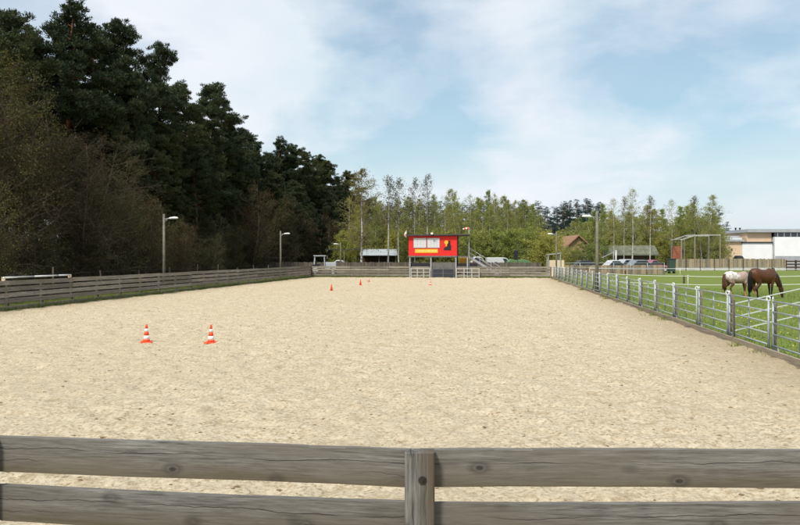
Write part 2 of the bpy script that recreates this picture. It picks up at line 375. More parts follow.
_pl = {}
def plank(name, p0, p1, h, t, material, parent, sub=False, label=None):
    """a sawn board from p0 to p1 (centre line); its own local x runs along the grain"""
    p0, p1 = Vector(p0), Vector(p1); d = p1-p0; L = d.length
    key = (name, round(L, 2), round(h, 3), round(t, 3), material.name)
    if key not in _pl:
        bm = bmesh.new(); bmesh.ops.create_cube(bm, size=1.0)
        bmesh.ops.scale(bm, vec=(round(L, 2), t, h), verts=bm.verts)
        if sub:
            es = [e for e in bm.edges if abs((e.verts[0].co-e.verts[1].co).x) > 0.5*L]
            bmesh.ops.subdivide_edges(bm, edges=es, cuts=24)
            rr = random.Random(len(_pl)); ph = rr.random()*6
            for v_ in bm.verts:
                v_.co.z += 0.004*math.sin(v_.co.x*2.1+ph)+rr.uniform(-0.0014, 0.0014)
                v_.co.y += 0.004*math.sin(v_.co.x*1.3+ph*2)
        bmesh.ops.bevel(bm, geom=[e for e in bm.edges if abs((e.verts[0].co-e.verts[1].co).y) < 1e-4 and e.calc_length() > 0.03 and len(e.link_faces) == 2 and e.calc_face_angle(0) > 0.5], offset=min(0.006, t*0.15), segments=1, affect='EDGES')
        me = bpy.data.meshes.new(name); bm.to_mesh(me); bm.free(); me.materials.append(material)
        _pl[key] = me
    o = bpy.data.objects.new(name, _pl[key]); C.objects.link(o)
    o.location = (p0+p1)/2
    o.rotation_euler = (0, -math.atan2(d.z, math.hypot(d.x, d.y)), math.atan2(d.y, d.x))
    o.parent = parent
    if label: o['label'] = label
    return o

def post(name, p, h, w, dpt, material, parent, lean=0.0):
    o = plank(name, (0, 0, 0), (h, 0, 0), w, dpt, material, parent)
    o.location = (p[0], p[1], p[2]+h/2); o.rotation_euler = (0, -math.pi/2+lean, 0)
    return o

# value noise
def vnoise(x, y, seed):
    xi = np.floor(x).astype(np.int64); yi = np.floor(y).astype(np.int64); fx = x-xi; fy = y-yi
    def h(a, b):
        n_ = (a*374761393 + b*668265263 + seed*1442695041) & 0xffffffff
        n_ = ((n_ ^ (n_ >> 13))*1274126177) & 0xffffffff
        return ((n_ ^ (n_ >> 16)) & 0xffff)/65535.0
    u_ = fx*fx*(3-2*fx); v_ = fy*fy*(3-2*fy)
    return (h(xi, yi)*(1-u_)+h(xi+1, yi)*u_)*(1-v_)+(h(xi, yi+1)*(1-u_)+h(xi+1, yi+1)*u_)*v_-0.5

def gridmesh(name, us, vs, zf, material, kind_label=None):
    U, Vv = np.meshgrid(us, vs); Z = zf(U, Vv)
    X = 0.9915*U+0.13*Vv; Y = -0.13*U+0.9915*Vv
    nU, nV = len(us), len(vs)
    i = np.arange(nV-1)[:, None]*nU; j = np.arange(nU-1)[None, :]
    Fq = np.stack([i+j, i+j+1, i+nU+j+1, i+nU+j], -1).reshape(-1, 4)
    b_ = MB(); b_.add(np.stack([X, Y, Z], -1).reshape(-1, 3), Fq, 0, True)
    o = obj(name, b_.mesh(name, material, fix=False)); o['kind'] = 'structure'
    return o

# ------------------------------------------------------------------ the ground
UL, UR, VF, VB = -17.9, 5.7, 3.45, 68.2
g = MB(); S = 1500
g.add([(-S, -S, -0.09), (S, -S, -0.09), (S, S, -0.09), (-S, S, -0.09)], [(0, 1, 2, 3)])
tag(g.build('ground', M['ground']), kind='structure')

def sand_z(U, Vv):
    z = 0.022*vnoise(U/1.3, Vv/1.3, 1)+0.030*vnoise(U/0.45, Vv/0.5, 2)+0.034*vnoise(U/0.20, Vv/0.23, 3)+0.020*vnoise(U/0.1, Vv/0.11, 4)+0.03*vnoise(U/5, Vv/5, 6)
    k = vnoise(U/0.33, Vv/0.33, 9)+0.6*vnoise(U/0.9, Vv/0.9, 12)
    z -= 0.05*np.clip(k-0.33, 0, 1)                    # hoof holes
    return 1.35*z
vs = [1.0]
while vs[-1] < VB+0.15: vs.append(vs[-1]+max(0.03, 0.0055*vs[-1]))
gridmesh('arena_sand', np.linspace(UL-0.25, UR-0.12, 540), np.array(vs), sand_z, M['sand'])
gridmesh('pasture', np.linspace(UR-0.2, 150, 60), np.concatenate([np.linspace(-10, 60, 60), np.linspace(62, 190, 40)]), lambda U, Vv: -0.03+0.05*vnoise(U/3, Vv/3, 21)*np.clip((U-7)/4, 0, 1), M['turf'])
gridmesh('forest_floor', np.linspace(-140, -22, 30), np.linspace(-20, 260, 50), lambda U, Vv: -0.05+0.25*(vnoise(U/6, Vv/6, 22)+0.5)*np.clip((-22.5-U)/3, 0, 1), M['litter'])
y0 = MB(); y0.prism([(18, 82), (30.5, 82), (34, 106), (95, 107), (95, 190), (18, 190)], 'z', -0.2, 0.0); tag(y0.build('yard', M['asphalt']), kind='structure')

# crumbs of sand and dung
b = MB(); ico = None
bm = bmesh.new(); bmesh.ops.create_icosphere(bm, subdivisions=1, radius=1.0); iv = np.array([v_.co for v_ in bm.verts]); fi = np.array([[q.index for q in f_.verts] for f_ in bm.faces]); bm.free()
for k in range(5200):
    v_ = 3.6+62*random.random()**1.7; u_ = random.uniform(UL+0.3, UR-0.4)
    if random.random() < 0.45:                                   # bunch them
        cu = round(u_/2.1)*2.1; cv = round(v_/2.7)*2.7; u_ = cu+random.gauss(0, 0.5); v_ = cv+random.gauss(0, 0.5)
    if not (UL+0.1 < u_ < UR-0.3 and v_ > 3.6): continue
    r_ = (0.004+0.014*random.random()**2.2)*(1+v_/130); p = A(u_, v_)
    z_ = float(sand_z(np.array([u_]), np.array([v_]))[0])
    b.add((iv*RNG.uniform(0.45, 1.4, iv.shape))*[r_*1.7, r_*1.3, r_*0.55]+[p.x, p.y, z_+r_*0.1], fi)
tag(b.build('sand_clods', M['clod']), kind='stuff')

def blades(name, n, fu, h0, h1, w, material, zf=None):
    P = np.array([fu() for _ in range(n)]); X = 0.9915*P[:, 0]+0.13*P[:, 1]; Y = -0.13*P[:, 0]+0.9915*P[:, 1]
    B = np.stack([X, Y, np.full(n, -0.06)], -1); a = RNG.uniform(0, 2*math.pi, n); h = RNG.uniform(h0, h1, n)*P[:, 2]
    side = np.stack([np.cos(a), np.sin(a), 0*a], -1)*(w*RNG.uniform(0.6, 1.4, n))[:, None]
    lean = np.stack([RNG.normal(0, 0.35, n)*h, RNG.normal(0, 0.35, n)*h, h], -1)
    V = np.stack([B-side, B+side, B+side*0.5+lean*0.6, B+lean], 1).reshape(-1, 3)
    b_ = MB(); b_.add(V, np.arange(4*n).reshape(-1, 4), 0)
    o = obj(name, b_.mesh(name, material, fix=False)); return tag(o, kind='stuff')
def f_past():
    v_ = 9+38*random.random()**1.3
    return (UR+0.06+13*random.random()**1.4, v_, 1.0)
blades('pasture_grass', 60000, f_past, 0.035, 0.095, 0.012, M['grass_blade'])
def f_left(): return (UL-0.9+1.05*random.random()**0.8, random.uniform(15, 68), 1.0)
blades('verge_grass', 26000, f_left, 0.10, 0.30, 0.016, M['grass_blade'])
def f_back(): return (random.uniform(UL, UR), VB-0.12+0.9*random.random(), 1.0)
blades('back_verge_grass', 9000, f_back, 0.08, 0.22, 0.02, M['grass_blade'])
kerb_spots = [(random.uniform(11, 66), random.uniform(0.05, 0.35)) for _ in range(16)]
def f_kerb():
    v_, s_ = random.choice(kerb_spots); return (UR-0.2-abs(random.gauss(0, 0.11)), v_+random.gauss(0, s_), 1.0)
blades('kerb_weeds', 1300, f_kerb, 0.06, 0.2, 0.012, M['grass_blade'])
b = MB()
for k in range(260):
    u_ = UR+0.5+9*random.random(); v_ = 10+22*random.random(); p = A(u_, v_)
    b.add(iv*[0.022, 0.022, 0.012]+[p.x, p.y, 0.06], fi)
tag(b.build('dandelions', M['dandelion']), kind='stuff')

# ------------------------------------------------------------------ near plank fence
f = thing('plank_fence', 'weathered grey plank fence closest to the camera with a square bolted post', 'fence', (0.09, 3.25, 0))
jl = Vector((0, 0, 0)); dl = Vector((-1, 0.120, 0)).normalized(); dr = Vector((1, 0.006, 0)).normalized()
FW = M['front_wood']
for z_, h_ in ((1.013, 0.174), (0.765, 0.176), (0.515, 0.175), (0.27, 0.172)):
    for side, dv in ((-1, dl), (1, dr)):
        for k in range(2):
            p0 = dv*(k*4.38+0.002); p1 = dv*(k*4.38+4.378)
            tz = (0.004 if side < 0 else -0.002)
            plank('plank', (p0.x, p0.y+0.02, z_), (p1.x, p1.y+0.02, z_+tz), h_, 0.032, FW, f, True)
for k in range(-4, 5):
    dv = dl if k < 0 else dr; p = dv*(abs(k)*2.19)
    if k == 4: continue
    pw = post('post', (p.x, p.y-0.036, 0.0), 1.115, 0.136, 0.066, FW, f)
    pw.name = 'post'
    for zb in (0.985, 0.757):
        q = MB(); q.tube([(0, 0, 0), (0, -0.004, 0)], 0.019, 14); q.tube([(0, -0.004, 0), (0, -0.007, 0)], 0.009, 6)
        # bolt sits on the post's camera side; the post's own axes are turned upright
        q_o = q.build('bolt', M['bolt_rust'])
        q_o.parent = pw; q_o.matrix_parent_inverse = Matrix.Identity(4)
        off = Vector((p.x+0.012, p.y-0.069, zb))
        bpy.context.view_layer.update()
        q_o.matrix_local = pw.matrix_local.inverted() @ Matrix.Translation(off)

def line_fence(name, label, u0, v0, u1, v1, rows, spacing, outer, mw=None, group=None, gaps=None):
    """plank fence between two arena points, 4 m boards butted at the posts"""
    a_, b_ = A(u0, v0), A(u1, v1); d = b_-a_; L = d.length; rz = math.atan2(d.y, d.x)
    f_ = thing(name, label, 'fence', a_, rz, group)
    n = max(1, round(L/4)); st = L/n
    for i in range(n):
        for (z_, h_) in rows:
            dz = random.uniform(-0.014, 0.014)
            plank('plank', (i*st+0.002, random.uniform(-0.004, 0.004), z_+dz), ((i+1)*st-0.002, 0, z_+random.uniform(-0.014, 0.014)), h_, 0.032, mw or M['old_wood'], f_)
    m_ = round(L/spacing)
    for i in range(m_+1):
        post('post', (i*L/m_, outer*0.075, -0.05), rows[0][0]+rows[0][1]/2+0.05+random.uniform(-0.05, 0.004), 0.12, 0.1, M['post_wood'], f_)
    return f_
rows5 = ((1.03, 0.17), (0.80, 0.17), (0.575, 0.165), (0.35, 0.165), (0.09, 0.15))
line_fence('plank_fence', 'long grey plank fence along the left edge of the sand, below the forest', UL, 4.0, UL, VB, rows5, 2.0, 1)
line_fence('plank_fence', 'grey plank fence across the far end of the sand, passing under the red booth', UL+0.06, VB+0.02, UR-0.1, VB+0.02, ((0.99, 0.17), (0.75, 0.18), (0.51, 0.17), (0.24, 0.2)), 2.0, 1)

# solid board fence behind the far end
f = thing('board_fence', 'solid brown-grey board fence behind the far plank fence', 'fence', A(-31, 77), TH)
bd = MB()
xx = 0.0
while xx < 36.2:
    w_ = random.uniform(0.13, 0.17); h_ = 1.42+random.uniform(-0.04, 0.04)
    bd.b2((xx, random.uniform(-0.006, 0.006), 0), (xx+w_-0.006, 0.025, h_)); xx += w_
bd.build('board_panel', M['rough_board'], f)
for k in range(19): post('post', (k*2.0, 0.08, 0), 1.36, 0.1, 0.1, M['post_wood'], f)

# jump pole lying on the left fence
jp = thing('jump_pole', 'white and grey striped jump pole in cream cups on top of the left fence', 'pole', A(UL, 23.75), TH)
for k, (y_a, y_b, mm) in enumerate(((0.0, 0.75, 'white_metal'), (0.75, 1.75, 'grid_grey'), (1.75, 3.0, 'white_metal'), (3.0, 3.3, 'grid_grey'), (3.3, 4.1, 'board_white'))):
    q = MB(); q.tube([(0, y_a, 1.235), (0, y_b, 1.235)], 0.033, 10); q.build('pole_band', M[mm], jp)
for y_a in (0.0, 4.1):
    q = MB(); q.b2((-0.05, y_a-0.03, 1.12), (0.05, y_a+0.03, 1.18)); q.b2((0.045, y_a-0.03, 1.13), (0.06, y_a+0.03, 1.26)); q.b2((-0.06, y_a-0.03, 1.13), (-0.045, y_a+0.03, 1.26))
    q.build('cup', M['cream'], jp)

# thin wire fence at the forest edge
f = thing('wire_fence', 'sagging wire fence on thin rough stakes at the edge of the dark forest', 'fence', A(-21.6, 24), TH)
for k in range(13):
    h_ = random.uniform(0.9, 1.5); le = random.uniform(-0.08, 0.08)
    q = MB(); q.tube([(random.uniform(-0.1, 0.1), k*4.2, -0.1), (le, k*4.2+le, h_)], [0.05, 0.04], 6); q.build('stake', M['post_wood'] if k % 3 else M['brown_rail'], f)
for z_ in (0.5, 0.95, 1.2):
    q = MB(); pth = [(0, y_, z_-0.05*abs(math.sin(y_*1.43))) for y_ in np.arange(0, 50.6, 0.55)]; q.tube(pth, 0.006, 4); q.build('wire', M['slate'], f)

# ------------------------------------------------------------------ galvanised railing on the right
SP = 2.57; V0 = 15.3-4*SP; NP = 25
f = thing('metal_railing', 'galvanised five-bar metal railing between the sand and the green pasture', 'fence', A(UR, V0), TH)
zr = (0.18, 0.41, 0.64, 0.87, 1.085)
pm = MB()
y_a, y_b = 0.095, SP-0.095
for z_ in zr: pm.tube([(0, y_a, z_), (0, y_b, z_)], 0.018, 8)
for y_ in (y_a, y_b): pm.tube([(0, y_, 0.0), (0, y_, 1.10)], 0.024, 8)
pm.tube([(0.03, SP/2, 0.16), (0.03, SP/2, 1.10)], 0.017, 6)
pm.tube([(0, y_b-0.28, 0.0), (0, y_b-0.28, 0.18)], 0.018, 6)
rme = pm.mesh('rail_panel', M['galv'])
rm = MB()
th = np.linspace(0, 2*math.pi, 15); rm.tube([(0, 0.045*math.cos(t), 0.045*math.sin(t)) for t in th], 0.016, 8, cap=False)
ringme = rm.mesh('ring', M['board_white'])
for k in range(NP-1):
    p_ = obj('rail_panel', rme, f, (random.uniform(-0.01, 0.01), k*SP, random.uniform(-0.012, 0.012)), random.uniform(-0.004, 0.004))
    for y_ in (y_a, y_b): obj('ring', ringme, p_, (0, y_, 1.125), 0.5 if y_ == y_a else -0.4)
for k in range(NP): post('post', (0.07, k*SP, -0.05), 1.1, 0.08, 0.08, M['old_wood'] if k % 3 else M['kerb'], f)
kb = thing('kerb_boards', 'low weathered edging boards along the foot of the metal railing', 'edging', A(UR-0.14, V0), TH)
for k in range(16):
    plank('plank', (0, k*4+0.003, 0.055), (random.uniform(-0.02, 0.02), k*4+3.997, 0.055+random.uniform(-0.015, 0.015)), 0.17, 0.05, M['kerb'], kb)

# electric tape fences inside the pasture
def tape_fence(label, pts, heights, wdt, pm_='tape', posts=True):
    f_ = thing('tape_fence', label, 'fence', (pts[0][0], pts[0][1], 0))
    o = Vector((pts[0][0], pts[0][1], 0))
    P = [Vector((x_, y_, 0))-o for x_, y_ in pts]
    for h_ in heights:
        q = MB()
        for a_, b_ in zip(P[:-1], P[1:]):
            n_ = 6
            for i in range(n_):
                s0, s1 = i/n_, (i+1)/n_; sag = 0.045
                q.bar(a_.lerp(b_, s0)+Vector((0, 0, h_-sag*4*s0*(1-s0))), a_.lerp(b_, s1)+Vector((0, 0, h_-sag*4*s1*(1-s1))), 0.006, wdt)
        q.build('tape', M['tape'], f_)
    if posts:
        for a_ in P:
            q = MB(); q.tube([(a_.x, a_.y, -0.05), (a_.x, a_.y, max(heights)+0.04)], 0.018, 8); q.tube([(a_.x, a_.y, max(heights)-0.03), (a_.x, a_.y, max(heights)+0.07)], 0.024, 8); q.build('post', M['white_metal'], f_)
    return f_
f_ = thing('tape_fence', 'three white electric tapes rising to the right from the railing, in front of the horses', 'fence', (*at(735, 16.3), 0))
xe, ye = at(862, 20.3); xs_, ys_ = at(735, 16.3); e_ = Vector((xe-xs_, ye-ys_, 0))
for z_a, z_b in ((0.92, 1.48), (0.61, 1.10), (0.29, 0.74)):
    q = MB(); q.bar((0, 0, z_a), (e_.x, e_.y, z_b), 0.006, 0.026); q.build('tape', M['tape'], f_)
q = MB(); q.tube([(e_.x, e_.y, -0.1), (e_.x, e_.y, 1.6)], 0.05, 9); q.build('post', M['post_wood'], f_)
q = MB(); q.tube([(-0.03, -0.02, -0.1), (-0.03, -0.02, 1.0)], 0.022, 8); q.build('post', M['post_wood'], f_)
tape_fence('white electric tape fence crossing the pasture behind the two horses', [(15.0, 50.5), (18.1, 44.0), (21.6, 44.4), (26.0, 44.8), (31.5, 45.4)], (0.80, 0.28), 0.03)
tape_fence('far white tape line on short posts near the back of the pasture', [(19.5, 72.0), (28, 70.0), (36.5, 68.0), (45.0, 66.5)], (0.85,), 0.034)
for px, d, h_, lb in ((684, 53.5, 0.62, 'stubby dark brown stake left of the white pasture post'), (625.5, 78, 0.5, 'dark brown stake in front of the tan yard fence')):
    x_, y_ = at(px, d); q = MB(); q.lathe([(0.06, -0.1), (0.075, 0.1), (0.08, h_-0.06), (0.05, h_)], 9, (x_, y_, 0)); tag(q.build('stake', M['brown_rail']), lb, 'stake')

# ------------------------------------------------------------------ red commentary booth
bx = thing('commentary_booth', 'raised red wooden commentary booth with white boards and outside stairs', 'booth', A(-5.71, 68.0), TH)
k_ = 0.0973
def lx(px): return (px-432.8)*k_
def lz(py): return 2+(257-py)*k_
x0, x1 = lx(408.6), lx(457)
q = MB(); q.b2((x0, 0, 2.12), (x1, 2.8, 4.02)); q.build('cabin', M['red'], bx)
q = MB()
for xs in np.linspace(x0+0.5, x1-0.45, 7): q.b2((xs-0.006, -0.006, 2.13), (xs+0.006, 0.0, 4.0))
for z_ in (2.125, 4.0): q.b2((x0-0.02, -0.02, z_-0.02), (x1+0.02, -0.0, z_+0.03))
q.build('trim', M['red'], bx)
q = MB(); q.prism([(x0-0.25, 4.05), (lx(469.5), 4.10), (lx(469.5), 4.22), (x0-0.25, 4.19)], 'y', -0.35, 3.1); q.build('roof', M['roof_dark'], bx)
q = MB(); q.b2((x0-0.02, -0.04, 1.98), (x1, 2.8, 2.12)); q.b2((x1, 0.3, 1.98), (lx(468.5), 2.6, 2.1)); q.build('platform', M['panel_grey'], bx)
for px in (409.8, 431.0, 456.0, 467.5):
    for y_ in (0.06, 2.7):
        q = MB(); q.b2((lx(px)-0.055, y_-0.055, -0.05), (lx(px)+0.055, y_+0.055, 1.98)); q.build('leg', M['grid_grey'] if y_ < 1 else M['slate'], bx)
for a_, b_ in ((414, 426), (427.8, 439.4)):
    q = MB(); q.b2((lx(a_), -0.03, lz(247.4)), (lx(b_), -0.0, lz(238.4))); bo = q.build('white_board', M['board_white'], bx)
    q = MB()
    for t in np.linspace(0.1, 0.9, 7): zz = lz(247.4)+(lz(238.4)-lz(247.4))*t; q.b2((lx(a_)+0.06, -0.034, zz-0.012), (lx(b_)-0.06, -0.03, zz+0.012))
    for t in (0.3, 0.55, 0.8): xq = lx(a_)+(lx(b_)-lx(a_))*t; q.b2((xq-0.01, -0.037, lz(247.4)+0.05), (xq+0.01, -0.0345, lz(238.4)-0.05))
    q.build('ruled_lines', M['grid_grey'], bo)
    q = MB(); fa, fb, fc, fd = lx(a_), lx(b_), lz(247.4), lz(238.4)
    for l_, h_ in (((fa-0.05, -0.05, fc-0.05), (fb+0.05, 0, fc)), ((fa-0.05, -0.05, fd), (fb+0.05, 0, fd+0.05)), ((fa-0.05, -0.05, fc), (fa, 0, fd)), ((fb, -0.05, fc), (fb+0.05, 0, fd))): q.b2(l_, h_)
    q.build('board_frame', M['grid_grey'], bo)
q = MB(); q.b2((lx(415), -0.025, lz(252.8)), (lx(438), 0.0, lz(249.1))); ba = q.build('yellow_banner', M['yellow'], bx)
q = MB(); rr = random.Random(3); xc = lx(415)+0.15
while xc < lx(438)-0.3:
    w_ = rr.uniform(0.08, 0.3); q.b2((xc, -0.03, lz(250.9)-0.06), (xc+w_, -0.025, lz(250.9)+0.05)); xc += w_+rr.uniform(0.04, 0.1)
q.build('faded_marks', M['pale_yellow'], ba)
em = [(444.2, 250.4), (444.0, 248.2), (446.0, 247.0), (447.6, 246.2), (447.8, 243.6), (448.6, 241.2), (449.6, 240.4), (450.6, 241.4), (450.4, 243.5), (451.3, 246.0), (451.2, 250.6), (448, 250.2)]
q = MB(); q.prism([(lx(a_), lz(b_)) for a_, b_ in em], 'y', -0.02, 0.0); eo = q.build('emblem', M['black'], bx)
q = MB(); q.tube([(lx(446.4), -0.028, lz(242.4)), (lx(446.4), -0.0, lz(242.4))], 0.19, 18); q.b2((lx(445.8), -0.026, lz(246.2)), (lx(447.0), -0.021, lz(244.0))); q.build('emblem_disc', M['yellow'], eo)
q = MB(); q.b2((lx(431.4), -0.6, 4.20), (lx(433.6), -0.36, 4.36)); q.b2((lx(432.2), -0.38, 4.16), (lx(432.8), -0.2, 4.24)); q.build('floodlight', M['lamp_white'], bx)
# centre panels below
q = MB(); q.b2((lx(432.4), -0.02, 0.02), (lx(454.6), 0.03, 0.80))
q.build('lower_panel', M['slate'], bx)
q = MB()
for px in (432.9, 443.3, 454): q.b2((lx(px)-0.03, -0.05, 0.0), (lx(px)+0.03, -0.021, 0.86))
q.b2((lx(432.9), -0.046, 0.80), (lx(454), -0.022, 0.85)); q.b2((lx(432.9), -0.046, 0.38), (lx(454), -0.022, 0.42)); q.build('panel_frame', M['panel_grey'], bx)
q = MB(); q.b2((lx(432.4), 0.18, 0.8), (lx(455.4), 0.22, 1.48)); q.build('upper_panel', M['panel_grey'], bx)
for a_, b_ in ((410.6, 430.2), (456.8, 477.5)):
    q = MB(); q.b2((lx(a_), 0.26, 1.02), (lx(b_), 0.30, 1.40)); q.build('black_strip', M['black'], bx)  # flat black strip behind each hurdle
# stairs going down to the right behind the fence
sx0, sx1 = lx(468.5), lx(468.5)+3.3
for y_ in (0.9, 1.9):
    q = MB(); q.bar((sx0, y_, 2.02), (sx1, y_, 0.02), 0.05, 0.2); q.build('stringer', M['grid_grey'], bx)
    q = MB(); q.bar((sx0-0.15, y_, 3.0), (sx1-0.1, y_, 0.95), 0.04, 0.05); q.bar((sx0-0.15, y_, 2.55), (sx1-0.1, y_, 0.5), 0.03, 0.04)
    for t in (0.02, 0.35, 0.68, 0.97): q.bar((sx0+(sx1-sx0)*t-0.08, y_, 2.02-2.0*t), (sx0+(sx1-sx0)*t-0.08, y_, 2.98-2.02*t), 0.045, 0.045)
    q.build('handrail', M['grid_grey'], bx)
q = MB()
for i in range(10): t = (i+0.5)/10; q.b2((sx0+(sx1-sx0)*t-0.14, 0.93, 2.0-2.0*t), (sx0+(sx1-sx0)*t+0.14, 1.87, 2.04-2.0*t))
q.build('tread', M['panel_grey'], bx)
q = MB()
for z_ in (2.55, 3.0): q.bar((x1, 0.34, z_), (sx0, 0.34, z_), 0.04, 0.04)
q.bar((sx0-0.05, 0.34, 2.0), (sx0-0.05, 0.34, 3.0), 0.05, 0.05); q.build('landing_rail', M['slate'], bx)
q = MB(); q.tube([(lx(469), 0.2, 0), (lx(469), 0.2, lz(227.5))], 0.035, 8); q.build('mast', M['grid_grey'], bx)
q = MB(); q.b2((lx(457.4), 0.6, 2.1), (lx(458.2), 0.7, 4.1)); q.build('roof_post', M['slate'], bx)
ws = thing('windsock', 'small red and white windsock on the mast above the booth stairs', 'windsock', bx.matrix_world @ Vector((0, 0, 0)))
ws.scale = (0.75, 0.75, 0.75); ws.location = A(-5.71+lx(469), 68.2, lz(229)); ws.rotation_euler = (0, 0, TH)
for i in range(4):
    q = MB(); r_ = (0.16-0.022*i, 0.16-0.022*(i+1)); q.tube([(-0.06-0.19*i, 0, 0.04-0.03*i+0.05), (-0.06-0.19*(i+1), 0, 0.01-0.03*i+0.05)], r_, 12, cap=False); q.build('band', M['cone_white'] if i % 2 else M['orange'], ws)
fl = thing('flag', 'drooping white and red flag on a short staff at the booth roof corner', 'flag', A(-5.71+lx(407.2), 67.7, lz(237)), TH)
q = MB(); q.tube([(0.1, 0, -0.1), (0.0, 0, 0.72)], 0.018, 6); q.build('staff', M['slate'], fl)
q = MB(); V = []; nz = 8
for i in range(nz+1):
    for j in range(5): V.append((-0.02-0.055*j*(0.4+0.6*math.sin(i*0.4)), 0.04*math.sin(j*2.1+i*0.5), 0.68-0.075*i-0.03*j))
q.add(V, [(i*5+j, i*5+j+1, (i+1)*5+j+1, (i+1)*5+j) for i in range(nz) for j in range(4)], 0, True)
cl = q.build('cloth', [M['cone_white']], fl); so = cl.modifiers.new('thick', 'SOLIDIFY'); so.thickness = 0.01
q = MB(); q.add([(v_[0], v_[1]-0.012, v_[2]) for v_ in V[20:]], [(i*5+j, i*5+j+1, (i+1)*5+j+1, (i+1)*5+j) for i in range(3) for j in range(4)], 0, True); q2 = q.build('red_band', M['orange'], cl); q2.modifiers.new('thick', 'SOLIDIFY').thickness = 0.006

# white hurdles either side of the panels
def hurdle(label, a_, b_):
    h = thing('rail_hurdle', label, 'hurdle', A(-5.71, 67.86), TH, 'pale hurdles under the booth')
    xa, xb = lx(a_), lx(b_)
    for z_ in (0.16, 0.52, 0.88): q_ = MB(); q_.b2((xa, -0.02, z_-0.032), (xb, 0.02, z_+0.032)); q_.build('rail', M['hurdle_paint'], h)
    for t in (0, 0.34, 0.68, 1): xq = xa+(xb-xa)*t; q_ = MB(); q_.b2((xq-0.035, -0.045, 0.0), (xq+0.035, -0.021, 0.95)); q_.build('upright', M['hurdle_paint'], h)
hurdle('pale grey rail hurdle left of the black panel under the booth', 411.3, 429.8)
hurdle('pale grey rail hurdle right of the black panel below the booth landing', 456.6, 479)

# ------------------------------------------------------------------ lamp posts
def lamp(px, d, py_top, side, label, r=0.085):
    x_, y_ = at(px, d); H = zat(py_top, d)
    o = thing('lamp_post', label, 'lamp post', (x_, y_, 0), 0.0, 'floodlight poles round the arena')
    q = MB(); q.tube([(0, 0, -0.1), (0.01, 0, H*0.5), (0, 0, H)], [r, r*0.9, r*0.75], 10); q.build('pole', M['pole_wood'], o)
    q = MB(); q.tube([(0, 0, H-0.32), (0.32*side, 0, H-0.26), (0.42*side, 0, H-0.27)], 0.024, 7); q.tube([(0, 0, H-0.5), (0.25*side, 0, H-0.28)], 0.012, 6); q.build('arm', M['galv'], o)
    q = MB(); q.tube([(0.3*side, 0, H-0.27), (0.38*side, 0, H-0.25), (0.62*side, 0, H-0.23), (0.8*side, 0, H-0.23), (0.86*side, 0, H-0.24)], [(0.04, 0.035), (0.09, 0.06), (0.12, 0.075), (0.1, 0.06), (0.03, 0.02)], 12); q.build('lamp_head', M['lamp_white'], o)
lamp(163.8, 42, 214, 1, 'wooden lamp post nearest the camera on the left, before the dark forest')
lamp(280.5, 63.5, 231, 1, 'wooden lamp post farther along the left fence, against the dark pines')
lamp(340.5, 84, 242, -1, 'small distant lamp post beyond the far left corner of the sand')
lamp(556.3, 68.5, 231.5, -1, 'wooden lamp post beside the small cream hut at the far right corner')
lamp(597, 40, 212, -1, 'tall lamp post behind the metal railing at the pasture edge', 0.1)

# ------------------------------------------------------------------ cones
def cone(px, d, label, H=0.42, striped=True, colour='orange', rz=0.0):
    x_, y_ = at(px, d)
    o = thing('traffic_cone', label, 'cone', (x_, y_, 0.0), rz, 'cones on the sand')
    q = MB(); s_ = H/0.42
    q.b2((-0.125*s_, -0.125*s_, -0.005), (0.125*s_, 0.125*s_, 0.028*s_)); q.build('base', M[colour], o, bevel=0.008)
    if striped: bands = ((0.028, 0.075, colour), (0.075, 0.165, 'cone_white'), (0.165, 0.255, colour), (0.255, 0.325, 'cone_white'), (0.325, 0.42, colour))
    else: bands = ((0.028, 0.42, colour),)
    for z_a, z_b, mm in bands:
        q = MB(); rr_ = lambda z: (0.086-0.066*z/0.42)*s_
        q.lathe([(rr_(z_a), z_a*s_), (rr_(z_b), z_b*s_)]+([(rr_(z_b)*0.6, z_b*s_+0.006)] if z_b > 0.4 else []), 18); q.build('band', M[mm], o)
cone(146.5, 16.4, 'orange and white striped cone, left of the near pair on the sand', rz=0.3)
cone(211, 16.3, 'orange and white striped cone, right of the near pair on the sand', rz=-0.2)
cone(331.5, 41, 'plain orange cone in mid sand, nearest of the far cones', 0.42, False)
cone(360.5, 49.5, 'plain orange cone toward the far end, right of the other orange one', 0.42, False)
cone(369, 55, 'faded pinkish cone at the far end of the sand', 0.40, False, 'cone_pink')
cone(430.3, 50, 'red and white cone on the sand in front of the booth legs', 0.42, True)

# ------------------------------------------------------------------ trees
def unit(v_): v_ = np.asarray(v_, float); return v_/(np.linalg.norm(v_)+1e-9)
def cards(mb, Cn, D, ln, wd, mi, flat=0.0):
    """small pointed leaves/needle tufts: centres Cn, directions D"""
    n_ = len(Cn); Rv = RNG.normal(size=(n_, 3)); Rv[:, 2] *= (1-flat)
    S_ = np.cross(D, Rv); S_ /= (np.linalg.norm(S_, axis=1, keepdims=True)+1e-9)
    ln = np.asarray(ln)[:, None]; wd = np.asarray(wd)[:, None]
    V = np.stack([Cn-D*ln*0.5, Cn+S_*wd*0.5, Cn+D*ln*0.5, Cn-S_*wd*0.5], 1).reshape(-1, 3)
    mb.add(V, np.arange(4*n_).reshape(-1, 4), mi)
def limb_path(p, d, L, n_=5, droop=0.0, wob=0.12):
    P = [np.array(p, float)]; d = unit(d)
    for i in range(n_):
        d = unit(d+RNG.normal(0, wob, 3)+np.array([0, 0, -droop])); P.append(P[-1]+d*L/n_)
    return np.array(P)

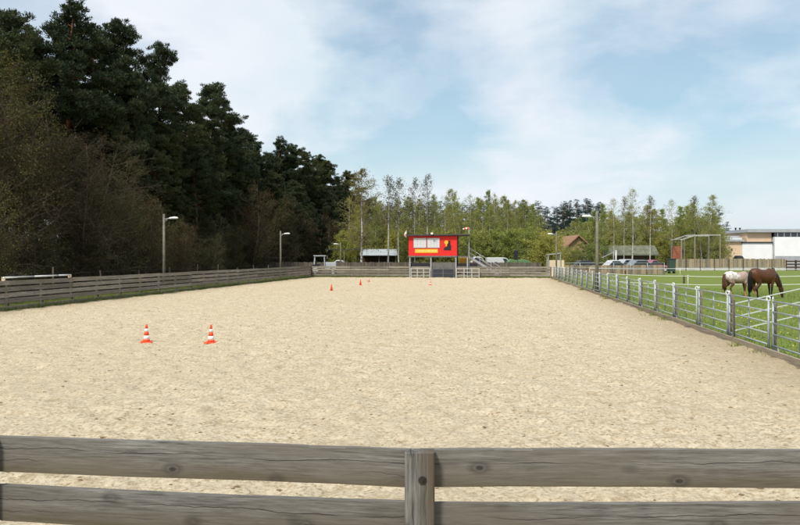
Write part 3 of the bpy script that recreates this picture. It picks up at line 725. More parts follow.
def pine_meshes(H, zb, width, n_limb, dense, leaf='pine', ragged=0.35):
    tr = MB(); lean = RNG.normal(0, 0.25, 2)
    zs = np.linspace(-0.3, H*0.97, 9); tp = np.stack([lean[0]*(zs/H)**2*2+0.12*np.sin(zs*0.5), lean[1]*(zs/H)**2*2, zs], -1)
    tr.tube(tp, np.interp(zs, [0, H], [0.24, 0.04]), 8)
    def tx(z): return np.array([np.interp(z, zs, tp[:, 0]), np.interp(z, zs, tp[:, 1]), z])
    cr = MB(); CN = []; DD = []
    for i in range(n_limb):
        t = (i+RNG.random())/n_limb; z = zb+(H-zb)*t; a = RNG.random()*6.28
        prof = (0.55+0.45*math.sin(min(1, t*1.7+0.25)*math.pi/2))*(1-t**2.6)**0.8
        L = max(0.5, width*prof*RNG.uniform(1-ragged, 1+ragged*0.6))
        el = -0.12+0.75*t+RNG.normal(0, 0.13)
        P = limb_path(tx(z), (math.cos(a), math.sin(a), el), L, 5, -0.03 if t > 0.3 else 0.03)
        tr.tube(P, np.linspace(0.075*(1-t*0.6), 0.015, 6), 4, cap=False)
        for s in range(int(5+L*2.3)):
            w_ = RNG.uniform(0.35, 1.05); k = w_*5; j = min(4, int(k)); c_ = P[j]+(P[j+1]-P[j])*(k-j)
            c_ = c_+RNG.normal(0, 0.34, 3)*[1, 1, 0.55]
            r_ = RNG.uniform(0.22, 0.6)*min(1, 0.55+L/5); n_ = int(dense*r_*r_*2.2)
            q_ = RNG.normal(size=(n_, 3)); q_ /= np.linalg.norm(q_, axis=1, keepdims=True); q_ *= (RNG.random((n_, 1))**0.45)
            CN.append(c_+q_*[r_, r_, r_*0.6]+[0, 0, r_*0.15]); DD.append(q_*[1, 1, 0.7]+RNG.normal(0, 0.3, (n_, 3))+[0, 0, 0.55])
    CN = np.concatenate(CN); DD = np.concatenate(DD); DD /= np.linalg.norm(DD, axis=1, keepdims=True); n_ = len(CN)
    cards(cr, CN, DD, RNG.uniform(0.18, 0.34, n_), RNG.uniform(0.04, 0.085, n_), 0)
    # dead stubs below the crown
    for i in range(9):
        z = RNG.uniform(2.5, max(3, zb)); a = RNG.random()*6.28
        tr.tube(limb_path(tx(z), (math.cos(a), math.sin(a), -0.1), RNG.uniform(0.6, 2.2), 3, 0.05), np.linspace(0.03, 0.008, 4), 3, cap=False)
    return tr.mesh('trunk', M['pine_bark'], fix=False), cr.mesh('crown', M[leaf], fix=False)

def broad_meshes(H, spread, stems, n_br, n_tw, n_leaf, leaf, barkm, twigm, zb=0.25, trunk_r=0.09, lsize=(0.08, 0.16), droop=0.12, prof='egg', up=0.9, twr=0.012, wisp=0.0):
    tr = MB(); cr = MB(); CN = []; DD = []
    for s in range(stems):
        a0 = RNG.random()*6.28; out = 0.0 if stems == 1 else RNG.uniform(0.08, 0.35)
        hs = H*(1.0 if s == 0 else RNG.uniform(0.7, 0.97))
        tp = limb_path((0.25*math.cos(a0)*(stems > 1), 0.25*math.sin(a0)*(stems > 1), -0.2), (out*math.cos(a0), out*math.sin(a0), 1), hs, 9, -0.04, 0.05)
        if stems == 1: tp[:, :2] *= 0.35
        tp[:, 2] *= hs/max(0.1, tp[-1, 2])
        rads = np.linspace(trunk_r*(0.75 if stems > 1 else 1), 0.012, 10); tr.tube(tp, rads, 7)
        for i in range(n_br//stems):
            t = zb+(0.98-zb)*((i+RNG.random())/(n_br//stems)); k = t*9; j = min(8, int(k)); p = tp[j]+(tp[j+1]-tp[j])*(k-j)
            a = RNG.random()*6.28; tt = (t-zb)/(1-zb)
            pr = {'egg': math.sin(min(1.0, tt*0.8+0.25)*math.pi)**0.7+0.12, 'dome': (1-tt**2)**0.6*0.95+0.1, 'spire': (1-tt)**0.75+0.1}[prof]
            L = spread*pr*RNG.uniform(0.6, 1.15)
            P = limb_path(p, (math.cos(a), math.sin(a), up*RNG.uniform(0.5, 1.2)), L, 5, droop*0.6)
            cr.tube(P, np.linspace(max(twr, trunk_r*0.28*(1-t*0.7)), twr*0.6, 6), 4, 1, cap=False)
            for w_ in range(n_tw):
                k2 = RNG.uniform(0.8, 5); j2 = min(4, int(k2)); p2 = P[j2]+(P[j2+1]-P[j2])*(k2-j2)
                d2 = unit(P[j2+1]-P[j2])+RNG.normal(0, 0.6, 3)
                Q = limb_path(p2, d2, RNG.uniform(0.4, 1.0)*max(0.5, L*0.45), 4, droop*1.6, 0.2)
                cr.tube(Q, np.linspace(twr*0.7, twr*0.3, 5), 3, 1, cap=False)
                nl = max(0, int(RNG.normal(n_leaf, n_leaf*0.4)*(1+wisp*0.35-wisp*t)))
                if nl:
                    kk = RNG.random(nl)*4; jj = np.minimum(3, kk.astype(int)); pp = Q[jj]+(Q[jj+1]-Q[jj])*(kk-jj)[:, None]
                    CN.append(pp+RNG.normal(0, 0.10+0.03*L, (nl, 3))); DD.append(RNG.normal(size=(nl, 3))+[0, 0, -0.4])
    if CN:
        CN = np.concatenate(CN); DD = np.concatenate(DD); DD /= np.linalg.norm(DD, axis=1, keepdims=True); n_ = len(CN)
        cards(cr, CN, DD, RNG.uniform(lsize[0], lsize[1], n_)*1.25, RNG.uniform(lsize[0], lsize[1], n_), 0)
    return tr.mesh('trunk', barkm, fix=False), cr.mesh('crown', [leaf, twigm], fix=False)

def tree_obj(name, meshes, H0, x_, y_, H, label, cat='tree', group=None, rz=None, wid=1.0, z_=0.0):
    o = thing(name, label, cat, (x_, y_, z_), random.uniform(0, 6.28) if rz is None else rz, group)
    s_ = H/H0; o.scale = (s_*wid, s_*wid, s_)
    obj('trunk', meshes[0], o); obj('crown', meshes[1], o)
    return o

PH = 20.0
PINES = [pine_meshes(PH, 7.0, 4.4, 72, 260), pine_meshes(PH, 5.0, 4.3, 76, 260), pine_meshes(PH, 8.5, 4.2, 66, 270), pine_meshes(PH, 3.5, 4.0, 80, 250), pine_meshes(PH, 9.5, 3.6, 60, 260, 'pine', 0.55)]
SPR = pine_meshes(PH, 1.0, 4.2, 90, 120, 'spruce', 0.15)
FARP = [pine_meshes(PH, 2.0, 3.4, 46, 90, 'far_pine'), pine_meshes(PH, 3.0, 3.8, 44, 90, 'far_pine', 0.45)]
G = 'pines of the forest on the left'
sky_pines = [
    (4, 10, 46, 0, 'pine whose crown is cut by the left edge of the picture', 1.0),
    (64, -4, 52, 1, 'tallest pine on the left, its crown reaching the top of the picture', 1.0),
    (92, 30, 57, 2, 'pine with a low rounded top just right of the tallest left pine', 0.9),
    (116, 22, 60, 4, 'broad pine with two-pronged top, second tallest near the left edge', 0.95),
    (134, 72, 58, 3, 'shorter pine in the dip right of the two tallest pines', 0.85),
    (157, 44, 66, 4, 'pointed dark pine standing alone above the forest line', 0.8),
    (190, 84, 74, 1, 'bushy pine at the step where the forest line starts to fall', 0.95),
    (210, 84, 80, 0, 'dark flat-tiered pine to the right of the nearest left lamp post, at the forest step', 1.0),
    (228, 105, 88, 4, 'leaning ragged pine at the end of the first forest step', 0.9),
    (250, 135, 104, 0, 'pine with a flat table-like crown at the middle of the falling forest line', 1.15),
    (274, 138, 112, 1, 'pine with a small knobbly top right of the flat crowned one', 1.0),
    (291, 146, 118, 2, 'slim pine in the row descending above the second lamp post', 1.0),
    (306, 152, 124, 3, 'fourth last pine of the descending forest line', 0.95),
    (320, 155, 131, 4, 'third last pine of the descending forest line', 1.0),
    (334, 165, 140, 1, 'second last pine of the descending forest line', 1.0),
    (346, 172, 150, 2, 'last pine of the descending forest line, beside the lone birch', 1.0)]
for px, py, d, vi, lb, wd in sky_pines:
    x_, y_ = at(px, d); tree_obj('pine_tree', PINES[vi], PH, x_, y_, zat(py, d)*0.985, lb, 'pine tree', G, None, wd)
lab_in = 'dark pine deep in the unbroken mass of the left forest'
v_ = 34.0
while v_ < 190:
    for ur in ((-34.5, -39.5, -45, -51, -58, -66) if v_ < 110 else (-34.5, -39.5, -45, -51)):
        u_ = ur+random.uniform(-1.6, 1.6); vv = v_+random.uniform(-2, 2)
        p = A(u_, vv)
        far = min(1.0, max(0.80, 1.0))
        tree_obj('pine_tree', random.choice(PINES), PH, p.x, p.y, random.uniform(15.5, 18.6), lab_in, 'pine tree', G, None, random.uniform(0.85, 1.1))
    v_ += 6.2
lab_ed = 'lower shaded pine filling the front edge of the left forest'
v_ = 50.0
while v_ < 150:
    p = A(-29.3+random.uniform(-1.2, 1.2), v_+random.uniform(-1, 1))
    tree_obj('pine_tree', PINES[random.choice((1, 3))], PH, p.x, p.y, random.uniform(10, 14.5), lab_ed, 'pine tree', G, None, random.uniform(1.0, 1.25))
    v_ += 5.0
x_, y_ = at(320, 92); tree_obj('spruce_tree', SPR, PH, x_, y_, 6.8, 'small dark cone-shaped spruce at the foot of the forest near the far corner', 'spruce tree', None, None, 1.1)

# bare and budding broadleaf growth at the forest edge
BARE = broad_meshes(12.0, 4.4, 4, 150, 22, 5, M['brown_bud'], M['twig'], M['twig'], 0.06, 0.16, (0.05, 0.09), 0.02, 'dome', 0.8, 0.011)
BARE2 = broad_meshes(12.0, 4.0, 3, 140, 20, 9, M['olive_leaf'], M['twig'], M['twig'], 0.05, 0.15, (0.05, 0.09), 0.03, 'dome', 0.9, 0.011)
SHR = [broad_meshes(5.0, 1.9, 5, 100, 14, 5, M['brown_bud'], M['twig'], M['twig'], 0.05, 0.05, (0.04, 0.07), 0.03, 'dome', 1.1, 0.008),
       broad_meshes(5.0, 2.1, 5, 100, 14, 8, M['olive_leaf'], M['twig'], M['twig'], 0.05, 0.05, (0.04, 0.07), 0.05, 'dome', 0.9, 0.008)]
for px, d, H, ms, lb in ((-14, 37, 11.5, BARE, 'bare brown twiggy tree at the very left edge, under the pines'), (32, 40, 12.0, BARE2, 'big olive-tinged budding tree under the tallest left pines'),
                         (76, 41.5, 10.3, BARE, 'rounded bare brown tree, right of the olive budding one'), (106, 47, 8.2, BARE2, 'smaller olive budding tree, last of the bare trees before the lamp post')):
    x_, y_ = at(px, d); tree_obj('bare_tree', ms, 12.0, x_, y_, H, lb, 'tree', 'budding trees at the forest edge', None, 1.0)
v_ = 26.0; i = 0
while v_ < 150:
    u_ = (-24.2 if v_ < 58 else -27.0)+random.uniform(-1.6, 1.2); p = A(u_, v_)
    H = random.uniform(3.2, 6.6) if v_ < 70 else random.uniform(5, 9.5)
    tree_obj('bare_shrub', SHR[i % 2], 5.0, p.x, p.y, H, 'brown bare shrub in the dark undergrowth of the forest edge' if i % 2 == 0 else 'olive budding shrub in the dark undergrowth of the forest edge', 'shrub', 'undergrowth of the forest edge: '+('brown' if i % 2 == 0 else 'olive'))
    v_ += random.uniform(2.3, 3.4); i += 1

# understorey between the trunks
for k in range(46):
    p = A(random.uniform(-56, -32), random.uniform(26, 120))
    tree_obj('bare_shrub', SHR[k % 2], 5.0, p.x, p.y, random.uniform(3.0, 5.0), 'shaded bare shrub growing between the pine trunks deep in the forest', 'shrub', 'understorey shrubs between the pines', None, 1.3)
# birches
BH = 12.0
LONE = broad_meshes(BH, 2.7, 1, 80, 10, 8, M['bronze_leaf'], M['birch_bark'], M['pale_twig'], 0.2, 0.13, (0.06, 0.12), 0.14, 'egg', 1.1, 0.009)
B_SP = [broad_meshes(BH, 2.3, 1, 54, 7, 6, M['birch_leaf'], M['birch_bark'], M['pale_twig'], 0.28, 0.13, (0.06, 0.11), 0.16, 'egg', 1.3, 0.010, 0.5),
        broad_meshes(BH, 1.9, 1, 46, 7, 4, M['olive_leaf'], M['birch_bark'], M['pale_twig'], 0.45, 0.12, (0.07, 0.13), 0.12, 'egg', 1.5)]
B_DN = [broad_meshes(BH, 2.5, 1, 78, 9, 20, M['birch_leaf'], M['birch_bark'], M['pale_twig'], 0.12, 0.12, (0.065, 0.125), 0.16, 'egg', 1.0, 0.010, 0.8),
        broad_meshes(BH, 2.1, 1, 74, 9, 20, M['thicket_leaf'], M['birch_bark'], M['pale_twig'], 0.10, 0.11, (0.065, 0.125), 0.12, 'spire', 1.1, 0.010, 0.8),
        broad_meshes(BH, 2.6, 2, 84, 9, 18, M['birch_leaf'], M['birch_bark'], M['pale_twig'], 0.15, 0.12, (0.065, 0.125), 0.14, 'egg', 1.2, 0.010, 0.8)]
BSH = [broad_meshes(6.0, 2.6, 4, 90, 8, 13, M['thicket_leaf'], M['twig'], M['pale_twig'], 0.04, 0.06, (0.09, 0.17), 0.08, 'dome', 0.8),
       broad_meshes(6.0, 2.8, 5, 90, 8, 13, M['birch_leaf'], M['twig'], M['pale_twig'], 0.04, 0.06, (0.09, 0.17), 0.08, 'dome', 0.8)]
GB = 'birches behind the far end'
def birch(px, py, d, ms, lb, wd=1.0, H0=BH, name='birch_tree', cat='birch tree', group=GB):
    x_, y_ = at(px, d); tree_obj(name, ms, H0, x_, y_, zat(py, d), lb, cat, group, None, wd)
birch(361, 168, 84, LONE, 'tall lone birch with a white trunk left of the red booth, at the forest end', 1.15)
birch(388, 176, 92, B_SP[1], 'nearly bare birch with a grey-brown top, right of the lone birch', 1.1)
birch(399, 178, 95, B_SP[1], 'nearly bare birch close to the left side of the booth', 1.0)
birch(415, 178, 97, B_SP[1], 'bare-topped birch rising above the left half of the booth', 0.8)
birch(428, 174, 98, B_SP[1], 'tallest bare-topped birch directly above the booth roof', 0.8)
birch(463, 188, 101, B_DN[2], 'forked leafy birch behind the right end of the booth roof', 1.0)
birch(487, 189, 104, B_DN[1], 'narrow spire-like birch right of the booth stairs', 0.7)
birch(494, 192, 100, B_SP[0], 'thin birch with a clear white trunk behind the white trailer', 0.7)
birch(521, 199, 99, B_DN[0], 'full yellow-green birch behind the green tarpaulin', 1.1)
birch(541, 214, 91, B_DN[0], 'rounded leafy birch at the right end of the middle grove', 1.15)
lab_mid = 'young yellow-green birch in the thicket of the middle grove behind the far fence'
for px, py, d in ((350, 196, 104), (375, 196, 101), (382, 200, 104), (392, 198, 106), (406, 196, 104), (412, 199, 108), (421, 198, 103), (434, 196, 100), (441, 194, 104), (448, 191, 106), (456, 194, 108), (470, 193, 100), (477, 197, 105), (482, 200, 108), (502, 195, 106), (508, 199, 101), (514, 200, 104), (526, 201, 105), (533, 203, 102), (436, 200, 114), (427, 200, 112), (397, 201, 112), (497, 198, 113), (538, 208, 98), (364, 200, 106), (370, 202, 112), (356, 204, 100), (464, 201, 98), (491, 205, 97), (519, 208, 97), (445, 207, 97), (528, 212, 95)):
    birch(px, py, d, random.choice(B_DN+B_SP[:1]), lab_mid, random.uniform(0.7, 1.05), group='thicket birches of the middle grove')
lab_bs = 'leafy green bush at the foot of the middle birch grove'
for px, py, d in ((346, 230, 101), (360, 232, 103), (374, 230, 102), (388, 232, 104), (402, 230, 101), (414, 232, 98), (428, 230, 99), (442, 232, 96), (456, 230, 97), (470, 234, 93), (484, 230, 95), (498, 232, 95), (509, 230, 93), (521, 228, 94), (532, 232, 90), (541, 230, 88), (547, 236, 86), (465, 224, 116), (500, 222, 118), (430, 224, 117), (395, 224, 118), (365, 224, 119)):
    birch(px, py, d, random.choice(BSH), lab_bs, random.uniform(0.9, 1.2), 6.0, 'leafy_bush', 'bush', 'bushes of the middle grove')
GR = 'birches of the right grove'
for px, py, d, ms, lb, wd in ((604, 203, 106, B_DN[1], 'slim leafy birch just right of the tall lamp post', 0.8), (613, 197, 98, B_SP[0], 'thin birch with leaning white trunk, second in the right grove', 0.9), (624, 197, 99, B_SP[1], 'bare-topped birch left of the tallest one in the right grove', 0.8),
                             (632, 187, 97, B_SP[0], 'tallest birch of the right grove, its top above all the others', 0.9), (650, 196, 98, B_SP[1], 'thin bare birch standing right of the tallest one', 0.9), (671, 198, 114, B_SP[0], 'white trunked birch in the middle of the right grove', 0.85),
                             (695, 196, 117, B_SP[1], 'bare-crowned birch above the timber frame', 1.0), (703, 194, 115, B_DN[2], 'forked leafy birch at the right end of the grove, near the white building', 1.0)):
    birch(px, py, d, ms, lb, wd, group=GR)
lab_r = 'young olive-green birch filling the right grove behind the yard'
for px, py, d in ((594, 210, 116), (600, 214, 120), (610, 210, 122), (620, 205, 121), (638, 204, 120), (645, 206, 124), (656, 208, 120), (664, 208, 126), (679, 206, 123), (686, 205, 126), (690, 210, 120), (708, 206, 122), (712, 216, 124), (586, 214, 124), (576, 217, 128), (568, 222, 130)):
    birch(px, py, d, random.choice(B_DN), lab_r, random.uniform(1.0, 1.35), group='thicket birches of the right grove')
lab_rb = 'leafy bush along the foot of the right birch grove'
for px, py, d in ((565, 232, 118), (569, 247, 99), (588, 244, 98), (573, 232, 122), (590, 234, 118), (600, 232, 122), (611, 232, 120), (622, 230, 124), (633, 232, 122), (644, 230, 125), (655, 232, 122), (666, 230, 125), (677, 232, 126), (688, 230, 128), (699, 232, 128), (709, 232, 128), (594, 222, 132), (615, 220, 132), (640, 218, 134), (660, 220, 134), (684, 218, 134), (704, 220, 134)):
    birch(px, py, d, random.choice(BSH), lab_rb, random.uniform(1.0, 1.35), 6.0, 'leafy_bush', 'bush', 'bushes of the right grove')

# far pine wood
GF = 'pines of the far wood'; lab_f = 'blue-green pine in the far wood line behind the birches'
for px in np.arange(330, 606, 3.9):
    d = 225+random.uniform(-12, 25); x_, y_ = at(px+random.uniform(-1.5, 1.5), d); py = 205+random.uniform(-3.5, 4)-(3 if 560 < px < 590 else 0)
    tree_obj('far_pine', FARP[random.randint(0, 1)], PH, x_, y_, zat(py, d), lab_f, 'pine tree', GF, None, random.uniform(1.0, 1.3))
for px in np.arange(540, 600, 5.5):
    d = 205+random.uniform(-6, 10); x_, y_ = at(px, d)
    tree_obj('far_pine', FARP[random.randint(0, 1)], PH, x_, y_, random.uniform(9, 14), lab_f, 'pine tree', GF, None, 1.5)
x_, y_ = at(727, 190); tree_obj('far_pine', FARP[0], PH, x_, y_, zat(222, 190), 'round-topped dark pine between the birch grove and the white building', 'pine tree', GF, None, 1.3)
x_, y_ = at(714, 170); tree_obj('far_pine', FARP[1], PH, x_, y_, zat(208, 170), 'dark pine rising just behind the right end of the birch grove', 'pine tree', GF, None, 1.0)

# ------------------------------------------------------------------ buildings
def gable_house(label, px, d, w, dep, ez, az, rz, wallm, roofm, name='gabled_house', windows=()):
    x_, y_ = at(px, d); h = thing(name, label, 'house', (x_, y_, 0), rz)
    q = MB(); q.prism([(-w/2, 0), (w/2, 0), (w/2, ez), (0, az), (-w/2, ez)], 'y', 0, dep); q.build('wall', wallm, h)
    sl = (az-ez)/(w/2); ov = 0.5
    for s in (-1, 1):
        q = MB(); q.prism([(0, az+0.02), (s*(w/2+ov), ez-sl*ov+0.02), (s*(w/2+ov), ez-sl*ov+0.2), (0, az+0.2)], 'y', -0.5, dep+0.4); q.build('roof', roofm, h)
    for (a_, b_, c_, d_) in windows:
        q = MB(); q.b2((a_, -0.04, c_), (b_, 0.0, d_)); o_ = q.build('window', M['glass'], h)
        q = MB(); q.b2((a_-0.08, -0.07, c_-0.08), (b_+0.08, -0.041, c_)); q.b2((a_-0.08, -0.07, d_), (b_+0.08, -0.041, d_+0.08)); q.build('frame', M['board_white'], o_)
    return h
gable_house('tan gabled house with tiled roof half hidden by bushes right of the cream hut', 578, 104, 5.6, 8, 2.6, 5.1, 0.03, M['house_tan'], M['tile'], windows=((-1.5, -0.6, 0.9, 2.0), (0.4, 1.3, 0.9, 2.0)))
h = gable_house('long low shed with mossy roof behind the parked cars', 628, 108, 3.0, 7.6, 2.55, 3.6, R(90), M['brown_rail'], M['roof_moss'], 'open_shed')
h.location.x += 3.6
# left shed with pale sheet roof
x_, y_ = at(379, 96); h = thing('lean_to_shed', 'open shed with pale grey sheet roof behind the far fence, left of the booth', 'shed', (x_, y_, 0), 0.03)
q = MB(); q.prism([(-0.6, 2.2), (-0.6, 2.27), (3.0, 3.12), (3.0, 3.05)], 'x', -2.6, 2.5); q.build('roof', M['roof_light'], h)
q = MB(); q.b2((-7.5, 1.0, 2.95), (-2.6, 1.2, 3.06)); q.build('beam', M['slate'], h)
for xs in (-7.3, -4.9, -2.4, 0, 2.3):
    for ys in (0.0, 2.8):
        if xs < -3 and ys < 1: continue
        q = MB(); q.b2((xs-0.06, ys-0.06, 0), (xs+0.06, ys+0.06, 2.32 if ys < 1 else 2.95)); q.build('post', M['pole_wood'], h)
q = MB(); q.b2((-2.4, 2.86, 0), (2.3, 2.92, 2.9)); q.build('wall', M['brown_rail'], h)
# cream hut in the far right corner
x_, y_ = at(556, 72); h = thing('cream_hut', 'small cream rendered hut with raised grey awning at the far right corner', 'hut', (x_, y_, 0), TH)
q = MB(); q.b2((-0.72, 0, 0), (0.82, 1.4, 1.68)); q.build('wall', M['cream'], h)
q = MB(); q.prism([(-0.9, 2.2), (0.5, 2.36), (0.5, 2.44), (-0.9, 2.28)], 'y', -0.3, 1.7); q.build('awning', M['grid_grey'], h)
for xs, zz in ((-0.8, 2.2), (0.42, 2.34)):
    for ys in (-0.2, 1.55): q = MB(); q.b2((xs-0.04, ys-0.04, 0), (xs+0.04, ys+0.04, zz)); q.build('post', M['galv'], h)

# white hall on the right
DB = 135.0; kb_ = DB/F
x_, _ = at(742, DB); h = thing('white_hall', 'white and peach flat-roofed hall at the right edge beyond the pasture', 'building', (x_, DB, 0))
def bxx(px): return (px-742)*kb_
def bz(py): return 2+(257-py)*kb_
q = MB(); q.b2((bxx(721), 0, -0.1), (bxx(742), 10, bz(241.6))); w1 = q.build('low_wall', M['peach'], h)
for px in (724.6, 731.7):
    q = MB(); q.b2((bxx(px)-0.16, -0.05, bz(250.8)), (bxx(px)+0.16, 0.0, bz(248.6))); q.build('slot', M['slate'], w1)
q = MB(); q.b2((bxx(742)+0.01, -0.15, -0.1), (bxx(772), 10, bz(243))); q.build('white_wall', M['white_wall'], h)
q = MB(); q.b2((bxx(741.6), -0.35, bz(243)+0.003), (bxx(772.3), 10.2, bz(241.8))); q.build('coping', M['slate'], h)
for i, (a_, b_) in enumerate(((241.6, 239.8), (239.6, 237.6), (237.4, 235.6))):
    q = MB(); q.b2((bxx(717+0.8*i), -0.5+0.9*i, bz(a_)+0.003), (bxx(743), 12, bz(b_))); q.build('roof_tier', M['grey_fascia'] if i != 1 else M['board_white'], h)
q = MB(); q.b2((bxx(747), 0.1, bz(241.8)+0.003), (bxx(771.8), 16, bz(232.5))); q.build('upper_wall', M['peach'], h)
q = MB(); q.b2((bxx(773), -0.6, -0.1), (bxx(850), 20, bz(237))); q.build('tall_wall', M['white_wall'], h)
q = MB(); q.b2((bxx(773), -0.55, bz(237)+0.003), (bxx(850), 19.8, bz(232.6))); cw = q.build('clerestory', M['glass'], h)
q = MB()
for px in np.arange(776, 850, 6.5): q.b2((bxx(px)-0.06, -0.62, bz(237)+0.004), (bxx(px)+0.06, -0.552, bz(232.6))); 
q.build('mullion', M['grey_fascia'], cw)
q = MB(); q.b2((bxx(745.5), -0.75, bz(232.4)), (bxx(852), 20.5, bz(230.4))); q.b2((bxx(746.5), -0.7, bz(230.4)+0.003), (bxx(851), 20.3, bz(229.2))); q.build('roof', M['grey_fascia'], h)
q = MB(); q.tube([(bxx(772.5), -0.5, 0), (bxx(772.5), -0.5, bz(237))], 0.07, 8); q.build('downpipe', M['grid_grey'], h)
q = MB(); q.b2((bxx(773.4), -0.68, -0.1), (bxx(850), -0.603, bz(256))); q.build('plinth', M['grid_grey'], h)
for px in (750.5, 755): q = MB(); q.lathe([(0.14, bz(229.2)), (0.14, bz(227.3)), (0.3, bz(227.0)), (0.05, bz(226.3))], 10, (bxx(px), 6, 0)); q.build('vent_pipe', M['slate'], h)
# brick annex
x_, y_ = at(716.5, 128); h = thing('brick_annex', 'red brick building end with white windows left of the peach wall', 'building', (x_, y_, 0))
q = MB(); q.b2((-1.0, 0, 0), (0.85, 6, 4.2)); q.build('wall', M['brick'], h)
q = MB(); q.prism([(-0.3, 4.2), (6.3, 4.2), (3, 5.3)], 'x', -1.3, 1.1); q.build('roof', M['tile'], h)
for a_ in (-0.8, 0.05):
    q = MB(); q.b2((a_, -0.05, 0.9), (a_+0.65, 0.0, 2.3)); w_ = q.build('window', M['board_white'], h)
    q = MB(); q.b2((a_+0.08, -0.06, 1.0), (a_+0.57, -0.051, 2.2)); q.build('pane', M['grid_grey'], w_)
# timber frame shelter
DT = 108.0; kt = DT/F; x_, y_ = at(681, DT); h = thing('timber_frame', 'tall open frame of pale posts and sloping beam before a brick wall', 'frame', (x_, y_, 0))
def tx_(px): return (px-681)*kt
def tz_(py): return 2+(257-py)*kt
for px, py in ((681.4, 240), (694.7, 235.6), (720, 235.4)):
    for ys in (0, 4): q = MB(); q.b2((tx_(px)-0.08, ys-0.08, 0), (tx_(px)+0.08, ys+0.08, tz_(py))); q.build('post', M['pole_wood'] if ys else M['kerb'], h)
for ys in (0, 4):
    q = MB(); q.bar((tx_(680.6), ys, tz_(240)), (tx_(694.9), ys, tz_(235.3)), 0.12, 0.14); q.bar((tx_(694.7), ys+0.003, tz_(235.2)), (tx_(720.5), ys+0.003, tz_(235)), 0.13, 0.14); q.build('beam', M['concrete'], h)
for px, py in ((681.4, 239.2), (694.7, 234.6), (708, 234.5)): q = MB(); q.bar((tx_(px), 0, tz_(py)), (tx_(px), 4, tz_(py)), 0.11, 0.11); q.build('cross_beam', M['concrete'], h)
q = MB(); q.b2((tx_(683), 4.2, 0), (tx_(693), 4.4, tz_(246))); q.build('wall', M['brick'], h)

# ------------------------------------------------------------------ yard fences
D1 = 80.0
xa, _ = at(563, D1); xb, _ = at(664, D1)
f = thing('yard_fence', 'tan board fence with grey top rail between the pasture and the parked cars', 'fence', (xa, D1, 0))
q = MB(); xx = 0.0
while xx < xb-xa:
    w_ = random.uniform(0.10, 0.2); q.b2((xx, random.uniform(-0.01, 0.01), 0.02), (xx+w_-0.012, 0.03, 1.06+random.uniform(-0.05, 0.05))); xx += w_
q.build('board_panel', M['tan_board'], f)
q = MB(); q.tube([(0, -0.08, 1.32), (xb-xa, -0.08, 1.32)], 0.03, 6); q.tube([(0, -0.08, 0.75), (xb-xa, -0.08, 0.75)], 0.022, 6); q.build('rail', M['galv'], f)
for k in range(7): q = MB(); q.tube([(k*(xb-xa)/6, -0.08, -0.05), (k*(xb-xa)/6, -0.08, 1.36)], 0.035, 7); q.build('post', M['galv'], f)
D2 = 108.0
xa2, _ = at(674, D2-4); xb2, _ = at(775, D2)
f = thing('yard_fence', 'weathered tan board fence on a pale concrete base before the white hall', 'fence', (xa2, D2-3, 0))
q = MB(); xx = 0.0
while xx < xb2-xa2:
    w_ = random.uniform(0.10, 0.2); q.b2((xx, random.uniform(-0.01, 0.01), 0.42), (xx+w_-0.012, 0.03, 1.72+random.uniform(-0.05, 0.05))); xx += w_
q.build('board_panel', M['tan_board'], f)
q = MB(); q.b2((0, -0.06, -0.1), (xb2-xa2, 0.08, 0.40)); q.build('concrete_base', M['concrete'], f)
for k in range(8): q = MB(); q.b2((k*2.15-0.06, -0.12, -0.05), (k*2.15+0.06, -0.062, 1.7)); q.build('post', M['post_wood'], f)
x_, y_ = at(776, 106); f = thing('rail_fence', 'dark brown post and rail fence at the far right edge of the pasture', 'fence', (x_, y_, 0))
for k in range(8): q = MB(); q.b2((k*1.5-0.1, -0.1, -0.05), (k*1.5+0.1, 0.1, 1.55)); q.build('post', M['brown_rail'], f)
for z_ in (0.45, 0.9, 1.35): plank('plank', (0, -0.13, z_), (10.5, -0.13, z_), 0.2, 0.05, M['brown_rail'], f)

# ------------------------------------------------------------------ vehicles
def car(label, px, d, rz, paint, L=4.2, H=1.48, z_=0.0, van=False):
    x_, y_ = at(px, d); c_ = thing('parked_car' if not van else 'parked_van', label, 'car' if not van else 'van', (x_, y_, z_), rz)
    w = 0.86; l = L/2
    if van: side = [(-l, 0.35), (l, 0.35), (l, 0.95), (l-0.35, 1.1), (l-1.0, H-0.08), (l-1.4, H), (-l+0.1, H), (-l, H-0.2)]
    else: side = [(-l, 0.32), (l, 0.32), (l, 0.70), (l-0.25, 0.82), (l-1.15, 0.92), (l-1.85, H-0.06), (l-2.3, H), (-l+1.0, H-0.02), (-l+0.35, 0.98), (-l, 0.9)]
    q = MB(); q.prism(side, 'y', -w, w); q.build('body', paint, c_, bevel=0.06)
    if van: gl = [(l-1.1, 1.12), (l-0.52, 1.12), (l-1.06, H-0.14), (l-1.5, H-0.14)]
    else: gl = [(-l+0.55, 0.97), (l-1.25, 0.97), (l-1.9, H-0.12), (-l+1.05, H-0.12)]
    for s in (-1, 1): q = MB(); q.prism(gl, 'y', s*w, s*(w+0.012)); q.build('side_window', M['glass'], c_)
    for xs in (-l+0.75, l-0.8):
        for s in (-1, 1):
            q = MB(); q.tube([(xs, s*(w-0.16), 0.31), (xs, s*(w+0.02), 0.31)], 0.31, 18, smooth=False); wo = q.build('wheel', M['tyre'], c_)
            q = MB(); q.tube([(xs, s*(w+0.021), 0.31), (xs, s*(w+0.03), 0.31)], 0.18, 14, smooth=False); q.build('rim', M['car_silver'], wo)
    for s in (-1, 1):
        q = MB(); q.b2((l-0.03, s*0.62-0.16, 0.6), (l+0.015, s*0.62+0.16, 0.74)); q.build('headlight', M['lamp_white'], c_)
        q = MB(); q.b2((-l-0.015, s*0.66-0.12, 0.72), (-l+0.03, s*0.66+0.12, 0.86)); q.build('tail_light', M['red'], c_)
    return c_
